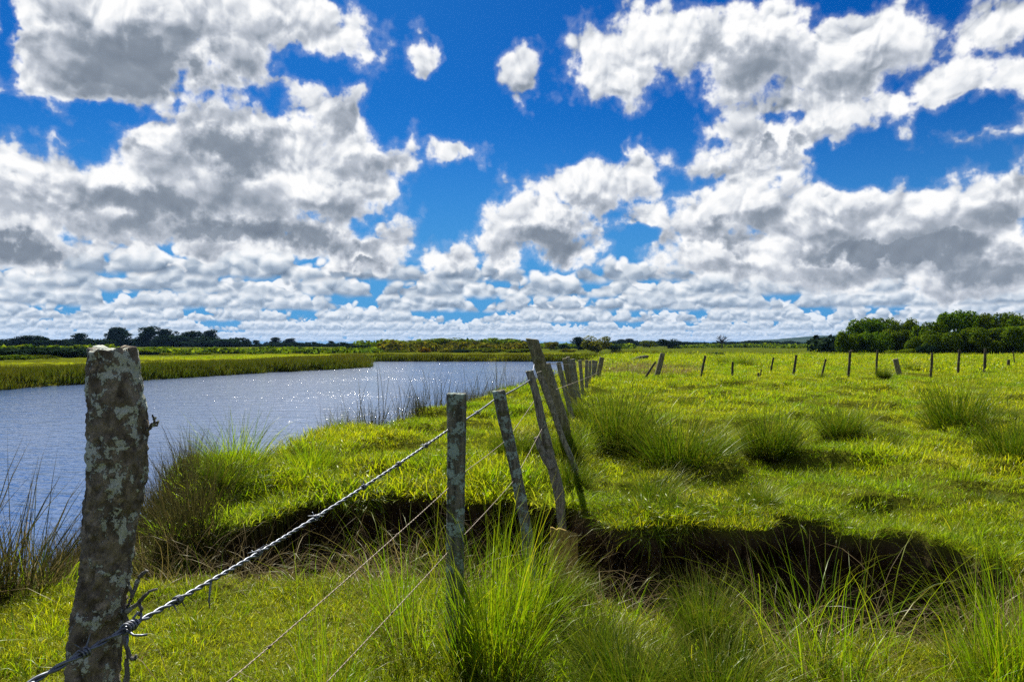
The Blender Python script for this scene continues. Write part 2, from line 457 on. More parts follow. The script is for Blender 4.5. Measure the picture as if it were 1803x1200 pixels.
def build_ground():
    a1 = np.linspace(R(-46), R(46), 620)
    a2 = np.linspace(R(46), R(314), 72)[1:-1]
    ang = np.concatenate([a1, a2]); na = len(ang)
    rs = [0.25]
    while rs[-1] < 3.2: rs.append(rs[-1] + 0.09)
    while rs[-1] < 4.6: rs.append(rs[-1] + 0.030)
    while rs[-1] < 8.1: rs.append(rs[-1] + 0.013)
    while rs[-1] < 3400: rs.append(rs[-1] * 1.0135)
    rs = np.array(rs); nr = len(rs)
    AA, RR = np.meshgrid(ang, rs)
    x = (RR * np.sin(AA)).ravel(); y = (RR * np.cos(AA)).ravel()
    z = terrain(x, y); soil = soil_amount(x, y)
    # the turf overhangs: the bank face under the lip is washed back a little
    df, dn = gully(x, y)
    under = sstep(-0.12, -0.32, z) * sstep(-0.80, -0.5, z) * sstep(0.35, 0.02, df) * (df > 0) * (dn > 0.3)
    face = sstep(-0.08, -0.22, z) * sstep(0.40, 0.10, df) * (df > -0.02) * (dn > 0.2)
    y2 = y + 0.26 * under + face * ((fbm(x * 7, z * 7, oct=3, seed=51) - 0.5) * 0.26 + (fbm(x * 22, z * 22, oct=2, seed=52) - 0.5) * 0.07)
    V = np.stack([x, y2, z], 1)
    V = np.vstack([V, [[0, 0, float(terrain(np.array([0.0]), np.array([0.01]))[0])]]])
    i = np.arange(nr - 1)[:, None]; j = np.arange(na)[None, :]; j2 = (j + 1) % na
    F4 = np.stack([(i * na + j), (i * na + j2), ((i + 1) * na + j2), ((i + 1) * na + j)], -1).reshape(-1, 4)[:, ::-1]
    c = nr * na
    j = np.arange(na); F3 = np.stack([np.full(na, c), (j + 1) % na, j], 1)[:, ::-1]
    me = mesh_np('ground', V, [F4, F3], None, True, {'soil': np.append(soil, 0), 'thatch': np.append(1 - sstep(25, 90, np.hypot(x, y)), 1), 'deep': np.append(np.maximum.reduce([sstep(150, 215, y), sstep(-45, -75, x), sstep(10, 22, x) * sstep(96, 106, y)]), 0), 'low': np.append(np.maximum(sstep(-9, -15, x), sstep(98, 110, y)), 0)})
    m, n, out = new_mat('turf_and_soil')
    geo = n.node('ShaderNodeNewGeometry'); pos = geo.outputs['Position']
    big = n.noise(pos, 0.05, 4, 0.55); mid = n.noise(pos, 0.55, 5, 0.6); fin = n.noise(pos, 9.0, 5, 0.65)
    g1 = n.mix(n.ss(big, 0.38, 0.62), rgba((0.15, 0.195, 0.006)), rgba((0.235, 0.235, 0.008)))
    g2 = n.mix(n.ss(mid, 0.42, 0.70), g1, rgba((0.075, 0.11, 0.006)))
    straw = n.mix(n.ss(fin, 0.56, 0.80, 0, 0.55), g2, rgba((0.22, 0.19, 0.05)))
    thatch = n.mix(fin, rgba((0.045, 0.055, 0.006)), rgba((0.12, 0.13, 0.014)))
    straw = n.mix(n.attr('thatch'), straw, thatch)
    marsh = n.mix(n.ss(n.noise(n.vm('MULTIPLY', pos, (0.6, 1.6, 1)), 0.030, 4, 0.6), 0.42, 0.60), rgba((0.080, 0.085, 0.007)), rgba((0.20, 0.235, 0.005)))
    marsh = n.mix(n.ss(mid, 0.45, 0.7, 0, 0.7), marsh, rgba((0.05, 0.065, 0.008)))
    marsh = n.mix(n.attr('deep'), marsh, n.mix(n.ss(mid, 0.4, 0.65), rgba((0.045, 0.060, 0.008)), rgba((0.085, 0.105, 0.008))))
    straw = n.mix(n.attr('low'), straw, marsh)
    sfin = n.noise(pos, 14.0, 6, 0.7)
    soilc = n.mix(sfin, rgba((0.020, 0.014, 0.008)), rgba((0.115, 0.080, 0.048)))
    colr = n.mix(n.attr('soil'), straw, soilc)
    b = n.node('ShaderNodeBsdfPrincipled'); n.set(b.inputs['Base Color'], colr)
    b.inputs['Roughness'].default_value = 1.0; b.inputs['Specular IOR Level'].default_value = 0.0
    bp = n.node('ShaderNodeBump'); bp.inputs['Strength'].default_value = 0.9; bp.inputs['Distance'].default_value = 0.05
    n.set(bp.inputs['Height'], n.m('ADD', n.noise(pos, 22, 5, 0.7), n.m('MULTIPLY', n.noise(pos, 2.2, 4, 0.6), 3.0)))
    n.set(b.inputs['Normal'], bp.outputs[0])
    n.set(out.inputs[0], b.outputs[0])
    me.materials.append(m)
    tag(link('ground', me), kind='structure')

build_ground()

def build_water():
    nx, ny = 2, 2
    V = np.array([(-75, -45, WATER_Z), (75, -45, WATER_Z), (75, 135, WATER_Z), (-75, 135, WATER_Z)], float)
    m, n, out = new_mat('river_water')
    geo = n.node('ShaderNodeNewGeometry'); pos = geo.outputs['Position']
    rot = n.node('ShaderNodeVectorRotate'); rot.inputs['Angle'].default_value = R(12); n.set(rot.inputs[0], pos)
    p = n.vm('MULTIPLY', rot.outputs[0], (0.8, 1.6, 1.0))
    w1 = n.noise(p, 0.9, 2, 0.5, 0.3); w2 = n.noise(p, 3.0, 2, 0.5, 0.6); w3 = n.noise(p, 12.0, 2, 0.5)
    gust = n.ss(n.noise(pos, 0.07, 3, 0.5), 0.35, 0.7, 0.65, 1.25)
    h = n.m('ADD', n.m('MULTIPLY', w1, 0.075), n.m('MULTIPLY', w2, 0.050))
    h = n.m('ADD', h, n.m('MULTIPLY', w3, 0.0105))
    h = n.m('MULTIPLY', h, gust)
    bp = n.node('ShaderNodeBump'); bp.inputs['Strength'].default_value = 1.0; bp.inputs['Distance'].default_value = 1.0
    n.set(bp.inputs['Height'], h)
    b = n.node('ShaderNodeBsdfPrincipled')
    b.inputs['Base Color'].default_value = (0.022, 0.076, 0.210, 1)
    b.inputs['Roughness'].default_value = 0.06; b.inputs['IOR'].default_value = 1.333
    b.inputs['Coat Weight'].default_value = 0.32; b.inputs['Coat Roughness'].default_value = 0.26; b.inputs['Coat IOR'].default_value = 1.333
    n.set(b.inputs['Coat Normal'], bp.outputs[0])
    n.set(b.inputs['Normal'], bp.outputs[0])
    n.set(out.inputs[0], b.outputs[0])
    me = mesh_np('river', V, np.array([[0, 1, 2, 3]]), m)
    tag(link('river', me), kind='structure')
build_water()

def build_hills():
    m, n, out = new_mat('far_hillside')
    geo = n.node('ShaderNodeNewGeometry'); pos = geo.outputs['Position']
    c = n.mix(n.ss(n.noise(pos, 0.012, 5, 0.6), 0.4, 0.62), rgba((0.018, 0.034, 0.030)), rgba((0.042, 0.062, 0.040)))  # dark bluish forest tones, part of the distance haze put into the colour
    b = n.node('ShaderNodeBsdfPrincipled'); n.set(b.inputs['Base Color'], c); b.inputs['Roughness'].default_value = 1.0
    b.inputs['Specular IOR Level'].default_value = 0.0
    n.set(out.inputs[0], b.outputs[0])
    # ridge crests as (photo column, row) read off at their own distance
    for (pts, d, dep) in (([(1130,607),(1190,603),(1240,600),(1290,601),(1340,595),(1400,591),(1450,588),(1520,585),(1620,590),(1760,597),(1900,603)], 2000, 500),
                          ([(960,606),(1010,602),(1050,603),(1090,599),(1120,601),(1165,599),(1230,604),(1300,606)], 2700, 450)):
        pts = np.array(pts, float)
        px = np.linspace(pts[0, 0], pts[-1, 0], 240)
        hh = np.interp(px, pts[:, 0], HOR - pts[:, 1] + 1.5) / F_PX * d
        xs = (px - 901.5) / F_PX * d
        hh = hh * (0.88 + 0.24 * fbm(xs / 80, xs * 0 + d, oct=4, seed=33))
        vs = np.linspace(-1, 1, 41)
        prof = np.cos(vs * math.pi / 2) ** 1.3
        X = np.repeat(xs[None], 41, 0); Yy = d + vs[:, None] * dep + np.zeros_like(X)
        Z = hh[None] * prof[:, None] * (0.9 + 0.2 * fbm(X / 110, Yy / 110, oct=4, seed=8)) - 6
        nx = len(xs)
        i = np.arange(40)[:, None]; j = np.arange(nx - 1)[None]
        F = np.stack([i * nx + j, i * nx + j + 1, (i + 1) * nx + j + 1, (i + 1) * nx + j], -1).reshape(-1, 4)
        tag(link('hills', mesh_np('hills', np.stack([X, Yy, Z], -1).reshape(-1, 3), F, m, True)), kind='structure')
build_hills()

def build_haze():
    """the air: pale, even and thin, so that only what stands kilometres off fades"""
    X, Z0, Z1 = 3700.0, -9.0, 38.0
    V = np.array([(-X,-X,Z0),(X,-X,Z0),(X,X,Z0),(-X,X,Z0),(-X,-X,Z1),(X,-X,Z1),(X,X,Z1),(-X,X,Z1)], float)
    F = np.array([(3,2,1,0),(4,5,6,7),(0,1,5,4),(1,2,6,5),(2,3,7,6),(3,0,4,7)])
    m, n, out = new_mat('air')
    v = n.node('ShaderNodeVolumePrincipled')
    v.inputs['Color'].default_value = (0.26, 0.52, 1.0, 1); v.inputs['Density'].default_value = HAZE
    v.inputs['Anisotropy'].default_value = 0.2
    n.t.links.new(v.outputs[0], out.inputs['Volume'])
    m.cycles.volume_sampling = 'DISTANCE'; m.cycles.homogeneous_volume = True
    tag(link('haze', mesh_np('haze', V, F, m)), kind='stuff')
HAZE = 4e-5
build_haze()
# ------------------------------------------------------------------ blades
def blades(n, spread, l0, l1, w0, w1, lean0, lean1, seg=3, bend=0.9, out_bias=0.6, seed=0, rad_pow=0.5, wtip=0.0):
    """n curved ribbon blades rooted in a disc; returns verts, faces, attrs t (0 root..1 tip) and r (random per blade)"""
    g = np.random.default_rng(seed)
    rr = spread * g.random(n) ** rad_pow; th = g.random(n) * 2 * np.pi
    root = np.stack([rr * np.cos(th), rr * np.sin(th), np.full(n, -0.01)], 1)
    L = l0 + (l1 - l0) * g.random(n); W = w0 + (w1 - w0) * g.random(n)
    phi = np.where(g.random(n) < out_bias, th + g.normal(0, 0.5, n), g.random(n) * 2 * np.pi)
    lean = R(1) * (lean0 + (lean1 - lean0) * g.random(n) * np.clip(0.35 + rr / max(spread, 1e-6), 0, 1.2))
    bn = bend * (0.3 + 0.9 * g.random(n))
    dirv = np.stack([np.cos(phi), np.sin(phi)], 1)
    side = np.stack([-np.sin(phi + g.normal(0, .7, n)), np.cos(phi + g.normal(0, .7, n))], 1)
    P = root.copy(); rows = []
    for k in range(seg + 1):
        t = k / seg
        a = lean + bn * t * t
        if k:
            st = (L / seg)[:, None]
            P = P + st * np.concatenate([dirv * np.sin(a)[:, None], np.cos(a)[:, None]], 1)
        w = W * (1 - t ** 1.6) * 0.5 + W * wtip * 0.5
        off = np.concatenate([side * w[:, None], np.zeros((n, 1))], 1)
        if k < seg: rows += [P - off, P + off]
        else: rows += [P]
    V = np.stack(rows, 1)                       # n, 2*seg+1, 3
    nv = 2 * seg + 1
    base = (np.arange(n) * nv)[:, None]
    F4 = np.concatenate([base + np.array([[2 * k, 2 * k + 1, 2 * k + 3, 2 * k + 2]]) for k in range(seg - 1)], 0) if seg > 1 else np.zeros((0, 4), int)
    F3 = base + np.array([[2 * seg - 2, 2 * seg - 1, 2 * seg]])
    t = np.tile(np.array(sum([[k / seg] * 2 for k in range(seg)], []) + [1.0]), (n, 1))
    rnd = np.repeat(g.random(n)[:, None], nv, 1)
    return V.reshape(-1, 3), F4, F3, t.ravel(), rnd.ravel()

def blade_mesh(name, mat, parts):
    Vs, F4s, F3s, T, RN = [], [], [], [], []; o = 0
    for (V, F4, F3, t, r) in parts:
        Vs.append(V); F4s.append(F4 + o); F3s.append(F3 + o); T.append(t); RN.append(r); o += len(V)
    return mesh_np(name, np.concatenate(Vs), [np.concatenate(F4s), np.concatenate(F3s)], mat, True,
                   {'t': np.concatenate(T), 'r': np.concatenate(RN)})

def grass_mat(name, cols, tip, root, trans=0.5, patch=None, gloss=0.012, rough=0.35):
    """cols: blade colours picked per blade; tip / root colours blend along the blade"""
    m, n, out = new_mat(name)
    t = n.attr('t'); r = n.attr('r')
    oi = n.node('ShaderNodeObjectInfo')
    rr = n.m('FRACT', n.m('ADD', r, oi.outputs['Random']))
    k = len(cols)
    c = n.ramp(rr, [(i / max(1, k - 1), cols[i]) for i in range(k)])
    if patch:
        geo = n.node('ShaderNodeNewGeometry')
        f = n.ss(n.noise(geo.outputs['Position'], patch[0], 4, 0.6), 0.40, 0.64)
        c = n.mix(f, c, n.vm('MULTIPLY', c, patch[1]))
    if patch:
        f2 = n.ss(n.noise(n.vm('ADD', geo.outputs['Position'], (31.0, 7.0, 0)), 0.75, 5, 0.65), 0.56, 0.72, 0.0, 0.32)
        c = n.mix(f2, c, rgba((0.30, 0.235, 0.055)))
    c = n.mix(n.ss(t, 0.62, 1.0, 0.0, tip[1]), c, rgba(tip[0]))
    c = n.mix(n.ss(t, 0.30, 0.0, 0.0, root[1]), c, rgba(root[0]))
    d = n.node('ShaderNodeBsdfDiffuse'); n.set(d.inputs[0], c)
    tr = n.node('ShaderNodeBsdfTranslucent'); n.set(tr.inputs[0], n.vm('MULTIPLY', c, (1.25, 1.35, 0.8)))
    mx = n.node('ShaderNodeMixShader'); mx.inputs[0].default_value = trans
    n.set(mx.inputs[1], d.outputs[0]); n.set(mx.inputs[2], tr.outputs[0])
    gl = n.node('ShaderNodeBsdfGlossy'); gl.inputs['Roughness'].default_value = rough
    gl.inputs['Color'].default_value = (0.9, 0.95, 0.8, 1)
    mx2 = n.node('ShaderNodeMixShader'); mx2.inputs[0].default_value = gloss
    n.set(mx2.inputs[1], mx.outputs[0]); n.set(mx2.inputs[2], gl.outputs[0])
    n.set(out.inputs[0], mx2.outputs[0])
    return m

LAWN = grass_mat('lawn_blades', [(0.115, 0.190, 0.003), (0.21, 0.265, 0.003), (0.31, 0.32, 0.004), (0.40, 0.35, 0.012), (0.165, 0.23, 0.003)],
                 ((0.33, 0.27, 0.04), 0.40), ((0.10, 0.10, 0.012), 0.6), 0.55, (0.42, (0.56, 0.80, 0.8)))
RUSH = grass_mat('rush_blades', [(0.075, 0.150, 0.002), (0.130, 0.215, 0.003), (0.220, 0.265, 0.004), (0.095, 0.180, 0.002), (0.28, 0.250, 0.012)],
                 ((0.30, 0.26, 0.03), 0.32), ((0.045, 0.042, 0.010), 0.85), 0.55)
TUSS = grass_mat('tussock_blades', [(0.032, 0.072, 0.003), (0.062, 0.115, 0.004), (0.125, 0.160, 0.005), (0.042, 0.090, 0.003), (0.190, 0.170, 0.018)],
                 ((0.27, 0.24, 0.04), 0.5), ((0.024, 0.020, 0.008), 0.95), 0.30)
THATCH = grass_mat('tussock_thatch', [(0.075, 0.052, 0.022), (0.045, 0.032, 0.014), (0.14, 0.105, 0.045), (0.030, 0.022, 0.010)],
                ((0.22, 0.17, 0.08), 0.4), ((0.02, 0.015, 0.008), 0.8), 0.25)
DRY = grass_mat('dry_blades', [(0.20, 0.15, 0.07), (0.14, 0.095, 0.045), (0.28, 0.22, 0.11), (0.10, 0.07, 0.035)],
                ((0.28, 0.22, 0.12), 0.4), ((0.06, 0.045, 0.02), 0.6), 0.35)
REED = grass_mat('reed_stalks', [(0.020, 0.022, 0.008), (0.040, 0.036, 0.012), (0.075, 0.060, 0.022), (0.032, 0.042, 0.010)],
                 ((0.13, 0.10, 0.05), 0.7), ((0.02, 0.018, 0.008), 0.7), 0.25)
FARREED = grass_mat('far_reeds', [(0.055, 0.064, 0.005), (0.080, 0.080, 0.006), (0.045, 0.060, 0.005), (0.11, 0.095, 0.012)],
                    ((0.14, 0.115, 0.022), 0.5), ((0.016, 0.020, 0.007), 0.9), 0.35, (0.05, (0.75, 0.95, 0.8)))  # dark root colour paints in the shade at the foot of the reeds

# ------------------------------------------------------------------ scatter of clumps (geometry nodes, ground cover only)
def scatter(name, protos, pts, rot, scl, pick, mat_label=None):
    """one object whose points carry clump instances; rot (N,3) euler, scl (N,3), pick index of the clump"""
    me = bpy.data.meshes.new(name)
    me.vertices.add(len(pts))
    me.vertices.foreach_set('co', np.ascontiguousarray(pts, dtype=np.float32).ravel())
    for k, a in (('rot', rot), ('scl', scl)):
        at = me.attributes.new(k, 'FLOAT_VECTOR', 'POINT'); at.data.foreach_set('vector', np.ascontiguousarray(a, dtype=np.float32).ravel())
    at = me.attributes.new('pick', 'INT', 'POINT'); at.data.foreach_set('value', np.ascontiguousarray(pick, dtype=np.int32))
    o = link(name, me)
    ng = bpy.data.node_groups.new(name, 'GeometryNodeTree')
    ng.interface.new_socket('Geometry', in_out='INPUT', socket_type='NodeSocketGeometry')
    ng.interface.new_socket('Geometry', in_out='OUTPUT', socket_type='NodeSocketGeometry')
    N = ng.nodes; Lk = ng.links
    gi = N.new('NodeGroupInput'); go = N.new('NodeGroupOutput')
    iop = N.new('GeometryNodeInstanceOnPoints')
    jn = N.new('GeometryNodeJoinGeometry')
    for pme in reversed(protos):
        po = bpy.data.objects.new(pme.name, pme)
        oi = N.new('GeometryNodeObjectInfo'); oi.inputs['As Instance'].default_value = True
        oi.inputs['Object'].default_value = po
        Lk.new(oi.outputs['Geometry'], jn.inputs[0])
    Lk.new(gi.outputs[0], iop.inputs['Points'])
    Lk.new(jn.outputs[0], iop.inputs['Instance'])
    iop.inputs['Pick Instance'].default_value = True
    for nm, typ, sock in (('pick', 'INT', 'Instance Index'), ('rot', 'FLOAT_VECTOR', 'Rotation'), ('scl', 'FLOAT_VECTOR', 'Scale')):
        na = N.new('GeometryNodeInputNamedAttribute'); na.data_type = typ; na.inputs[0].default_value = nm
        Lk.new(na.outputs['Attribute'], iop.inputs[sock])
    Lk.new(iop.outputs[0], go.inputs[0])
    md = o.modifiers.new('clumps', 'NODES'); md.node_group = ng
    return tag(o, kind='stuff')

def polar_pts(r0, r1, dens, a=R(41)):
    area = a * (r1 * r1 - r0 * r0)
    n = int(area * dens)
    r = np.sqrt(rng.random(n) * (r1 * r1 - r0 * r0) + r0 * r0); th = (rng.random(n) * 2 - 1) * a
    return r * np.sin(th), r * np.cos(th)

def lawn_keep(x, y, z):
    df, dn = gully(x, y)
    sd = river_sd(x, y)
    inside = (df > -0.01) & (dn > 0.10)
    return (~inside) & (sd < 0.45) & (z > -0.95)

def build_lawn():
    protos = []
    for k in range(3):
        protos.append(blade_mesh('grass_clump', LAWN, [blades(34, 0.075, 0.025, 0.085, 0.0022, 0.004, 10, 55, 3, 1.0, 0.3, 100 + k)]))
    for k in range(3):
        protos.append(blade_mesh('grass_clump', LAWN, [blades(46, 0.16, 0.04, 0.12, 0.004, 0.0075, 10, 55, 3, 1.0, 0.3, 110 + k)]))
    for k in range(3):
        protos.append(blade_mesh('grass_clump', LAWN, [blades(72, 0.34, 0.06, 0.15, 0.007, 0.013, 10, 50, 2, 0.9, 0.3, 120 + k)]))
    for k in range(3):
        protos.append(blade_mesh('grass_clump', LAWN, [blades(90, 0.95, 0.08, 0.20, 0.016, 0.032, 10, 50, 2, 0.7, 0.3, 130 + k)]))
    allp, alls, allk = [], [], []
    for z_i, (r0, r1, dens) in enumerate(((2.2, 7.2, 540), (6.6, 17, 95), (15.5, 46, 22), (42, 125, 3.2))):
        x, y = polar_pts(r0, r1, dens)
        z = terrain(x, y)
        keep = lawn_keep(x, y, z)
        if z_i == 3: keep &= (x > -8) | (y > 108)
        x, y, z = x[keep], y[keep], z[keep]
        pn = fbm(x * 0.8, y * 0.8, oct=3, seed=41)
        s = (0.75 + 0.5 * rng.random(len(x))) * (0.8 + 0.65 * sstep(0.42, 0.66, pn))
        # greener, longer turf over the lip of the hollow
        df, dn = gully(x, y)
        lip = np.exp(-((df + 0.35) / 0.5) ** 2) * (dn > 0)
        s = s * (1 + 0.5 * lip * (z_i < 2))
        hs = s * (0.75 + 0.5 * rng.random(len(x)))
        allp.append(np.stack([x, y, z], 1)); alls.append(np.stack([s, s, hs], 1))
        allk.append(z_i * 3 + rng.integers(0, 3, len(x)))
    P = np.concatenate(allp); Sc = np.concatenate(alls); K = np.concatenate(allk)
    rot = np.stack([rng.normal(0, 0.12, len(P)), rng.normal(0, 0.12, len(P)), rng.random(len(P)) * 6.283], 1)
    print('lawn instances', len(P))
    scatter('meadow_grass', protos, P, rot, Sc, K)
build_lawn()

def build_tufts():
    """rank uneven tufts through the grazed field"""
    protos = [blade_mesh('grass_tuft', RUSH, [blades(60, 0.13, 0.08, 0.24, 0.004, 0.008, 8, 50, 3, 1.0, 0.7, 150 + k)]) for k in range(3)]
    protos += [blade_mesh('grass_tuft', DRY, [blades(40, 0.14, 0.05, 0.16, 0.004, 0.007, 25, 75, 3, 1.2, 0.6, 160 + k)]) for k in range(2)]
    x1, y1 = polar_pts(6.2, 26, 6.5); x2, y2 = polar_pts(20, 60, 1.3); x3, y3 = polar_pts(3.0, 5.0, 6.0)
    x = np.concatenate([x1, x2, x3]); y = np.concatenate([y1, y2, y3])
    z = terrain(x, y); tn = fbm(x * 0.5, y * 0.5, oct=3, seed=61)
    keep = lawn_keep(x, y, z) & (tn > 0.47) & (river_sd(x, y) < -0.1)
    x, y, z = x[keep], y[keep], z[keep]; n = len(x)
    s = (0.45 + 0.75 * rng.random(n) ** 2) * np.where(np.hypot(x, y) > 25, 1.7, 1.0)
    scatter('grass_tufts', protos, np.stack([x, y, z], 1), np.stack([rng.normal(0, .1, n), rng.normal(0, .1, n), rng.random(n) * 6.283], 1),
            np.stack([s, s, s * (0.7 + 0.5 * rng.random(n))], 1), np.where(rng.random(n) < 0.78, rng.integers(0, 3, n), 3 + rng.integers(0, 2, n)))
build_tufts()

def build_lip():
    """long grass and roots hanging over the washed-out bank"""
    protos = [blade_mesh('hanging_grass', RUSH, [blades(34, 0.08, 0.07, 0.17, 0.003, 0.006, 30, 80, 4, 1.7, 0.2, 170 + k)]) for k in range(3)]
    protos += [blade_mesh('hanging_roots', DRY, [blades(14, 0.06, 0.12, 0.34, 0.0015, 0.0035, 60, 110, 4, 1.4, 0.2, 180 + k)]) for k in range(2)]
    xs = rng.uniform(-2.9, 3.25, 1300); fe = np.interp(xs, FAR_E[:, 0], FAR_E[:, 1])
    ys = fe + rng.uniform(-0.5, 0.25, len(xs))
    df, dn = gully(xs, ys)
    keep = (df > -0.25) & (df < 0.015) & (dn > 0)
    x, y = xs[keep], ys[keep]; n = len(x); z = terrain(x, y)
    rot = np.stack([np.full(n, 0.55) + rng.normal(0, .25, n), rng.normal(0, .3, n), rng.normal(0, .5, n)], 1)
    s = (0.6 + 0.6 * rng.random(n)) * (0.45 + 1.5 * sstep(0.3, 0.75, fbm(x * 2.6, y * 2.6, oct=3, seed=88)))
    scatter('overhanging_grass', protos, np.stack([x, y, z], 1), rot, np.stack([s, s, s], 1),
            np.where(rng.random(n) < 0.86, rng.integers(0, 3, n), 3 + rng.integers(0, 2, n)))
build_lip()

def build_reeds():
    protos = [blade_mesh('reed_clump', REED, [blades(26, 0.16, 0.35, 0.95, 0.004, 0.007, 2, 26, 4, 0.5, 0.5, 200 + k, wtip=0.25),
                                              blades(14, 0.2, 0.2, 0.6, 0.003, 0.006, 20, 80, 4, 1.3, 0.5, 210 + k)]) for k in range(3)]
    protos += [blade_mesh('reed_clump', DRY, [blades(26, 0.16, 0.2, 0.75, 0.003, 0.006, 5, 60, 4, 1.1, 0.5, 220 + k)]) for k in range(2)]
    protos += [blade_mesh('reed_clump', RUSH, [blades(44, 0.16, 0.15, 0.5, 0.004, 0.007, 5, 60, 4, 1.1, 0.5, 230 + k)]) for k in range(1)]
    xs = rng.uniform(-7.5, 3.0, 90000); ys = rng.uniform(3.0, 34, 90000)
    sd = river_sd(xs, ys)
    dens = np.interp(ys, [3, 4.4, 5, 8.5, 9.5, 12, 34], [.75, .85, .95, 1.0, .40, .25, .14])
    keep = (sd > 0.05) & (sd < np.where(ys < 8.8, 1.5, 1.0)) & (rng.random(len(xs)) < dens)
    keep &= ~((xs / ys > -0.43) & (ys < 10.5) & (ys > 6.4))
    x, y, sd = xs[keep], ys[keep], sd[keep]; n = len(x)
    z = np.maximum(terrain(x, y), -1.15)
    s = (0.55 + 0.65 * rng.random(n)) * np.where(y < 5.4, 1.2, 0.80)
    k = rng.random(n)
    left = (y < 4.9)
    pick = np.where(k < np.where(left, 0.30, 0.72), rng.integers(0, 3, n), np.where(k < np.where(left, 0.72, 0.86), 3 + rng.integers(0, 2, n), 5))
    scatter('riverbank_reeds', protos, np.stack([x, y, z], 1), np.stack([rng.normal(0, .12, n), rng.normal(0, .12, n), rng.random(n) * 6.283], 1),
            np.stack([s, s, s * (0.7 + 0.5 * rng.random(n))], 1), pick)
    print('reeds', n)
build_reeds()

def build_far_reeds():
    protos = [blade_mesh('far_reed_clump', FARREED, [blades(60, 0.9, 0.35, 1.0, 0.04, 0.08, 2, 22, 2, 0.4, 0.3, 240 + k)]) for k in range(3)]
    xs, ys = [], []
    fb = np.array(FAR_BANK, float)
    for i in range(len(fb) - 1):
        a, b = fb[i], fb[i + 1]; L = np.hypot(*(b - a))
        if b[1] < 5: continue
        k = int(L * 26); t = rng.random(k)
        nrm = np.array([b[1] - a[1], -(b[0] - a[0])]) / L     # away from the water
        o = rng.random(k) ** 1.3 * 13.0 - 0.5
        p = a + (b - a) * t[:, None]
        q = p + nrm * o[:, None]
        if river_sd(np.array([(a + b)[0] / 2 + nrm[0] * 3]), np.array([(a + b)[1] / 2 + nrm[1] * 3]))[0] > 0: q = p - nrm * o[:, None]
        xs.append(q[:, 0]); ys.append(q[:, 1])
    # the brown reed bed on the near side, past the end of the fence
    k = 900; xs.append(rng.uniform(12, 85, k)); ys.append(rng.uniform(92, 108, k))
    x = np.concatenate(xs); y = np.concatenate(ys)
    sd = river_sd(x, y); keep = sd < 0.5
    x, y, sd = x[keep], y[keep], sd[keep]; n = len(x); z = np.maximum(terrain(x, y), -1.15)
    s = (0.6 + 0.5 * rng.random(n)) * np.interp(sd, [-12, -3, 0.5], [0.45, 0.8, 1.15])
    scatter('far_bank_reeds', protos, np.stack([x, y, z], 1), np.stack([rng.normal(0, .05, n), rng.normal(0, .05, n), rng.random(n) * 6.283], 1),
            np.stack([s, s, s], 1), rng.integers(0, 3, n))
    print('far reeds', n)
build_far_reeds()

def build_rough():
    """rank knee-high grass of the near right foreground"""
    protos = [blade_mesh('rough_grass', RUSH, [blades(20, 0.10, 0.12, 0.42, 0.0028, 0.005, 5, 55, 5, 1.3, 0.4, 260 + k)]) for k in range(4)]
    protos += [blade_mesh('rough_grass', DRY, [blades(7, 0.10, 0.18, 0.5, 0.002, 0.0035, 15, 75, 5, 1.7, 0.4, 270 + k)]) for k in range(2)]
    x, y = polar_pts(2.3, 4.8, 60)
    df, dn = gully(x, y)
    ne = np.interp(x, NEAR_E[:, 0], NEAR_E[:, 1])
    w = sstep(-0.9, 0.1, x) * 0.75 + 0.45 * np.exp(-((y - ne + 0.2) / 0.3) ** 2) * sstep(-1.5, -0.6, x) + 0.03
    keep = (rng.random(len(x)) < w) & (y < ne - 0.06)
    x, y = x[keep], y[keep]; n = len(x); z = terrain(x, y)
    s = 0.55 + 0.7 * rng.random(n) * (0.5 + fbm(x * 1.5, y * 1.5, oct=2, seed=19))
    scatter('rough_grass', protos, np.stack([x, y, z], 1), np.stack([rng.normal(0, .15, n), rng.normal(0, .15, n), rng.random(n) * 6.283], 1),
            np.stack([s, s, s], 1), np.where(rng.random(n) < 0.84, rng.integers(0, 4, n), 4 + rng.integers(0, 2, n)))
build_rough()

def build_roots():
    """roots and dead grass trailing down the raw bank face"""
    protos = [blade_mesh('hanging_roots', DRY, [blades(12, 0.05, 0.10, 0.32, 0.0015, 0.0032, 60, 120, 5, 1.2, 0.2, 280 + k)]) for k in range(3)]
    xs = rng.uniform(-2.3, 3.1, 900); ys = np.interp(xs, FAR_E[:, 0], FAR_E[:, 1]) + rng.uniform(-0.5, 0.4, 900)
    df, dn = gully(xs, ys); keep = (df > -0.02) & (df < 0.07) & (dn > 0.2)
    x, y = xs[keep], ys[keep]; n = len(x); z = terrain(x, y) - rng.random(n) * 0.12
    s = 0.6 + 0.7 * rng.random(n)
    scatter('bank_roots', protos, np.stack([x, y + 0.02, z], 1), np.stack([np.full(n, 1.1) + rng.normal(0, .35, n), rng.normal(0, .3, n), rng.normal(0, .5, n)], 1),
            np.stack([s, s, s], 1), rng.integers(0, 3, n))
build_roots()
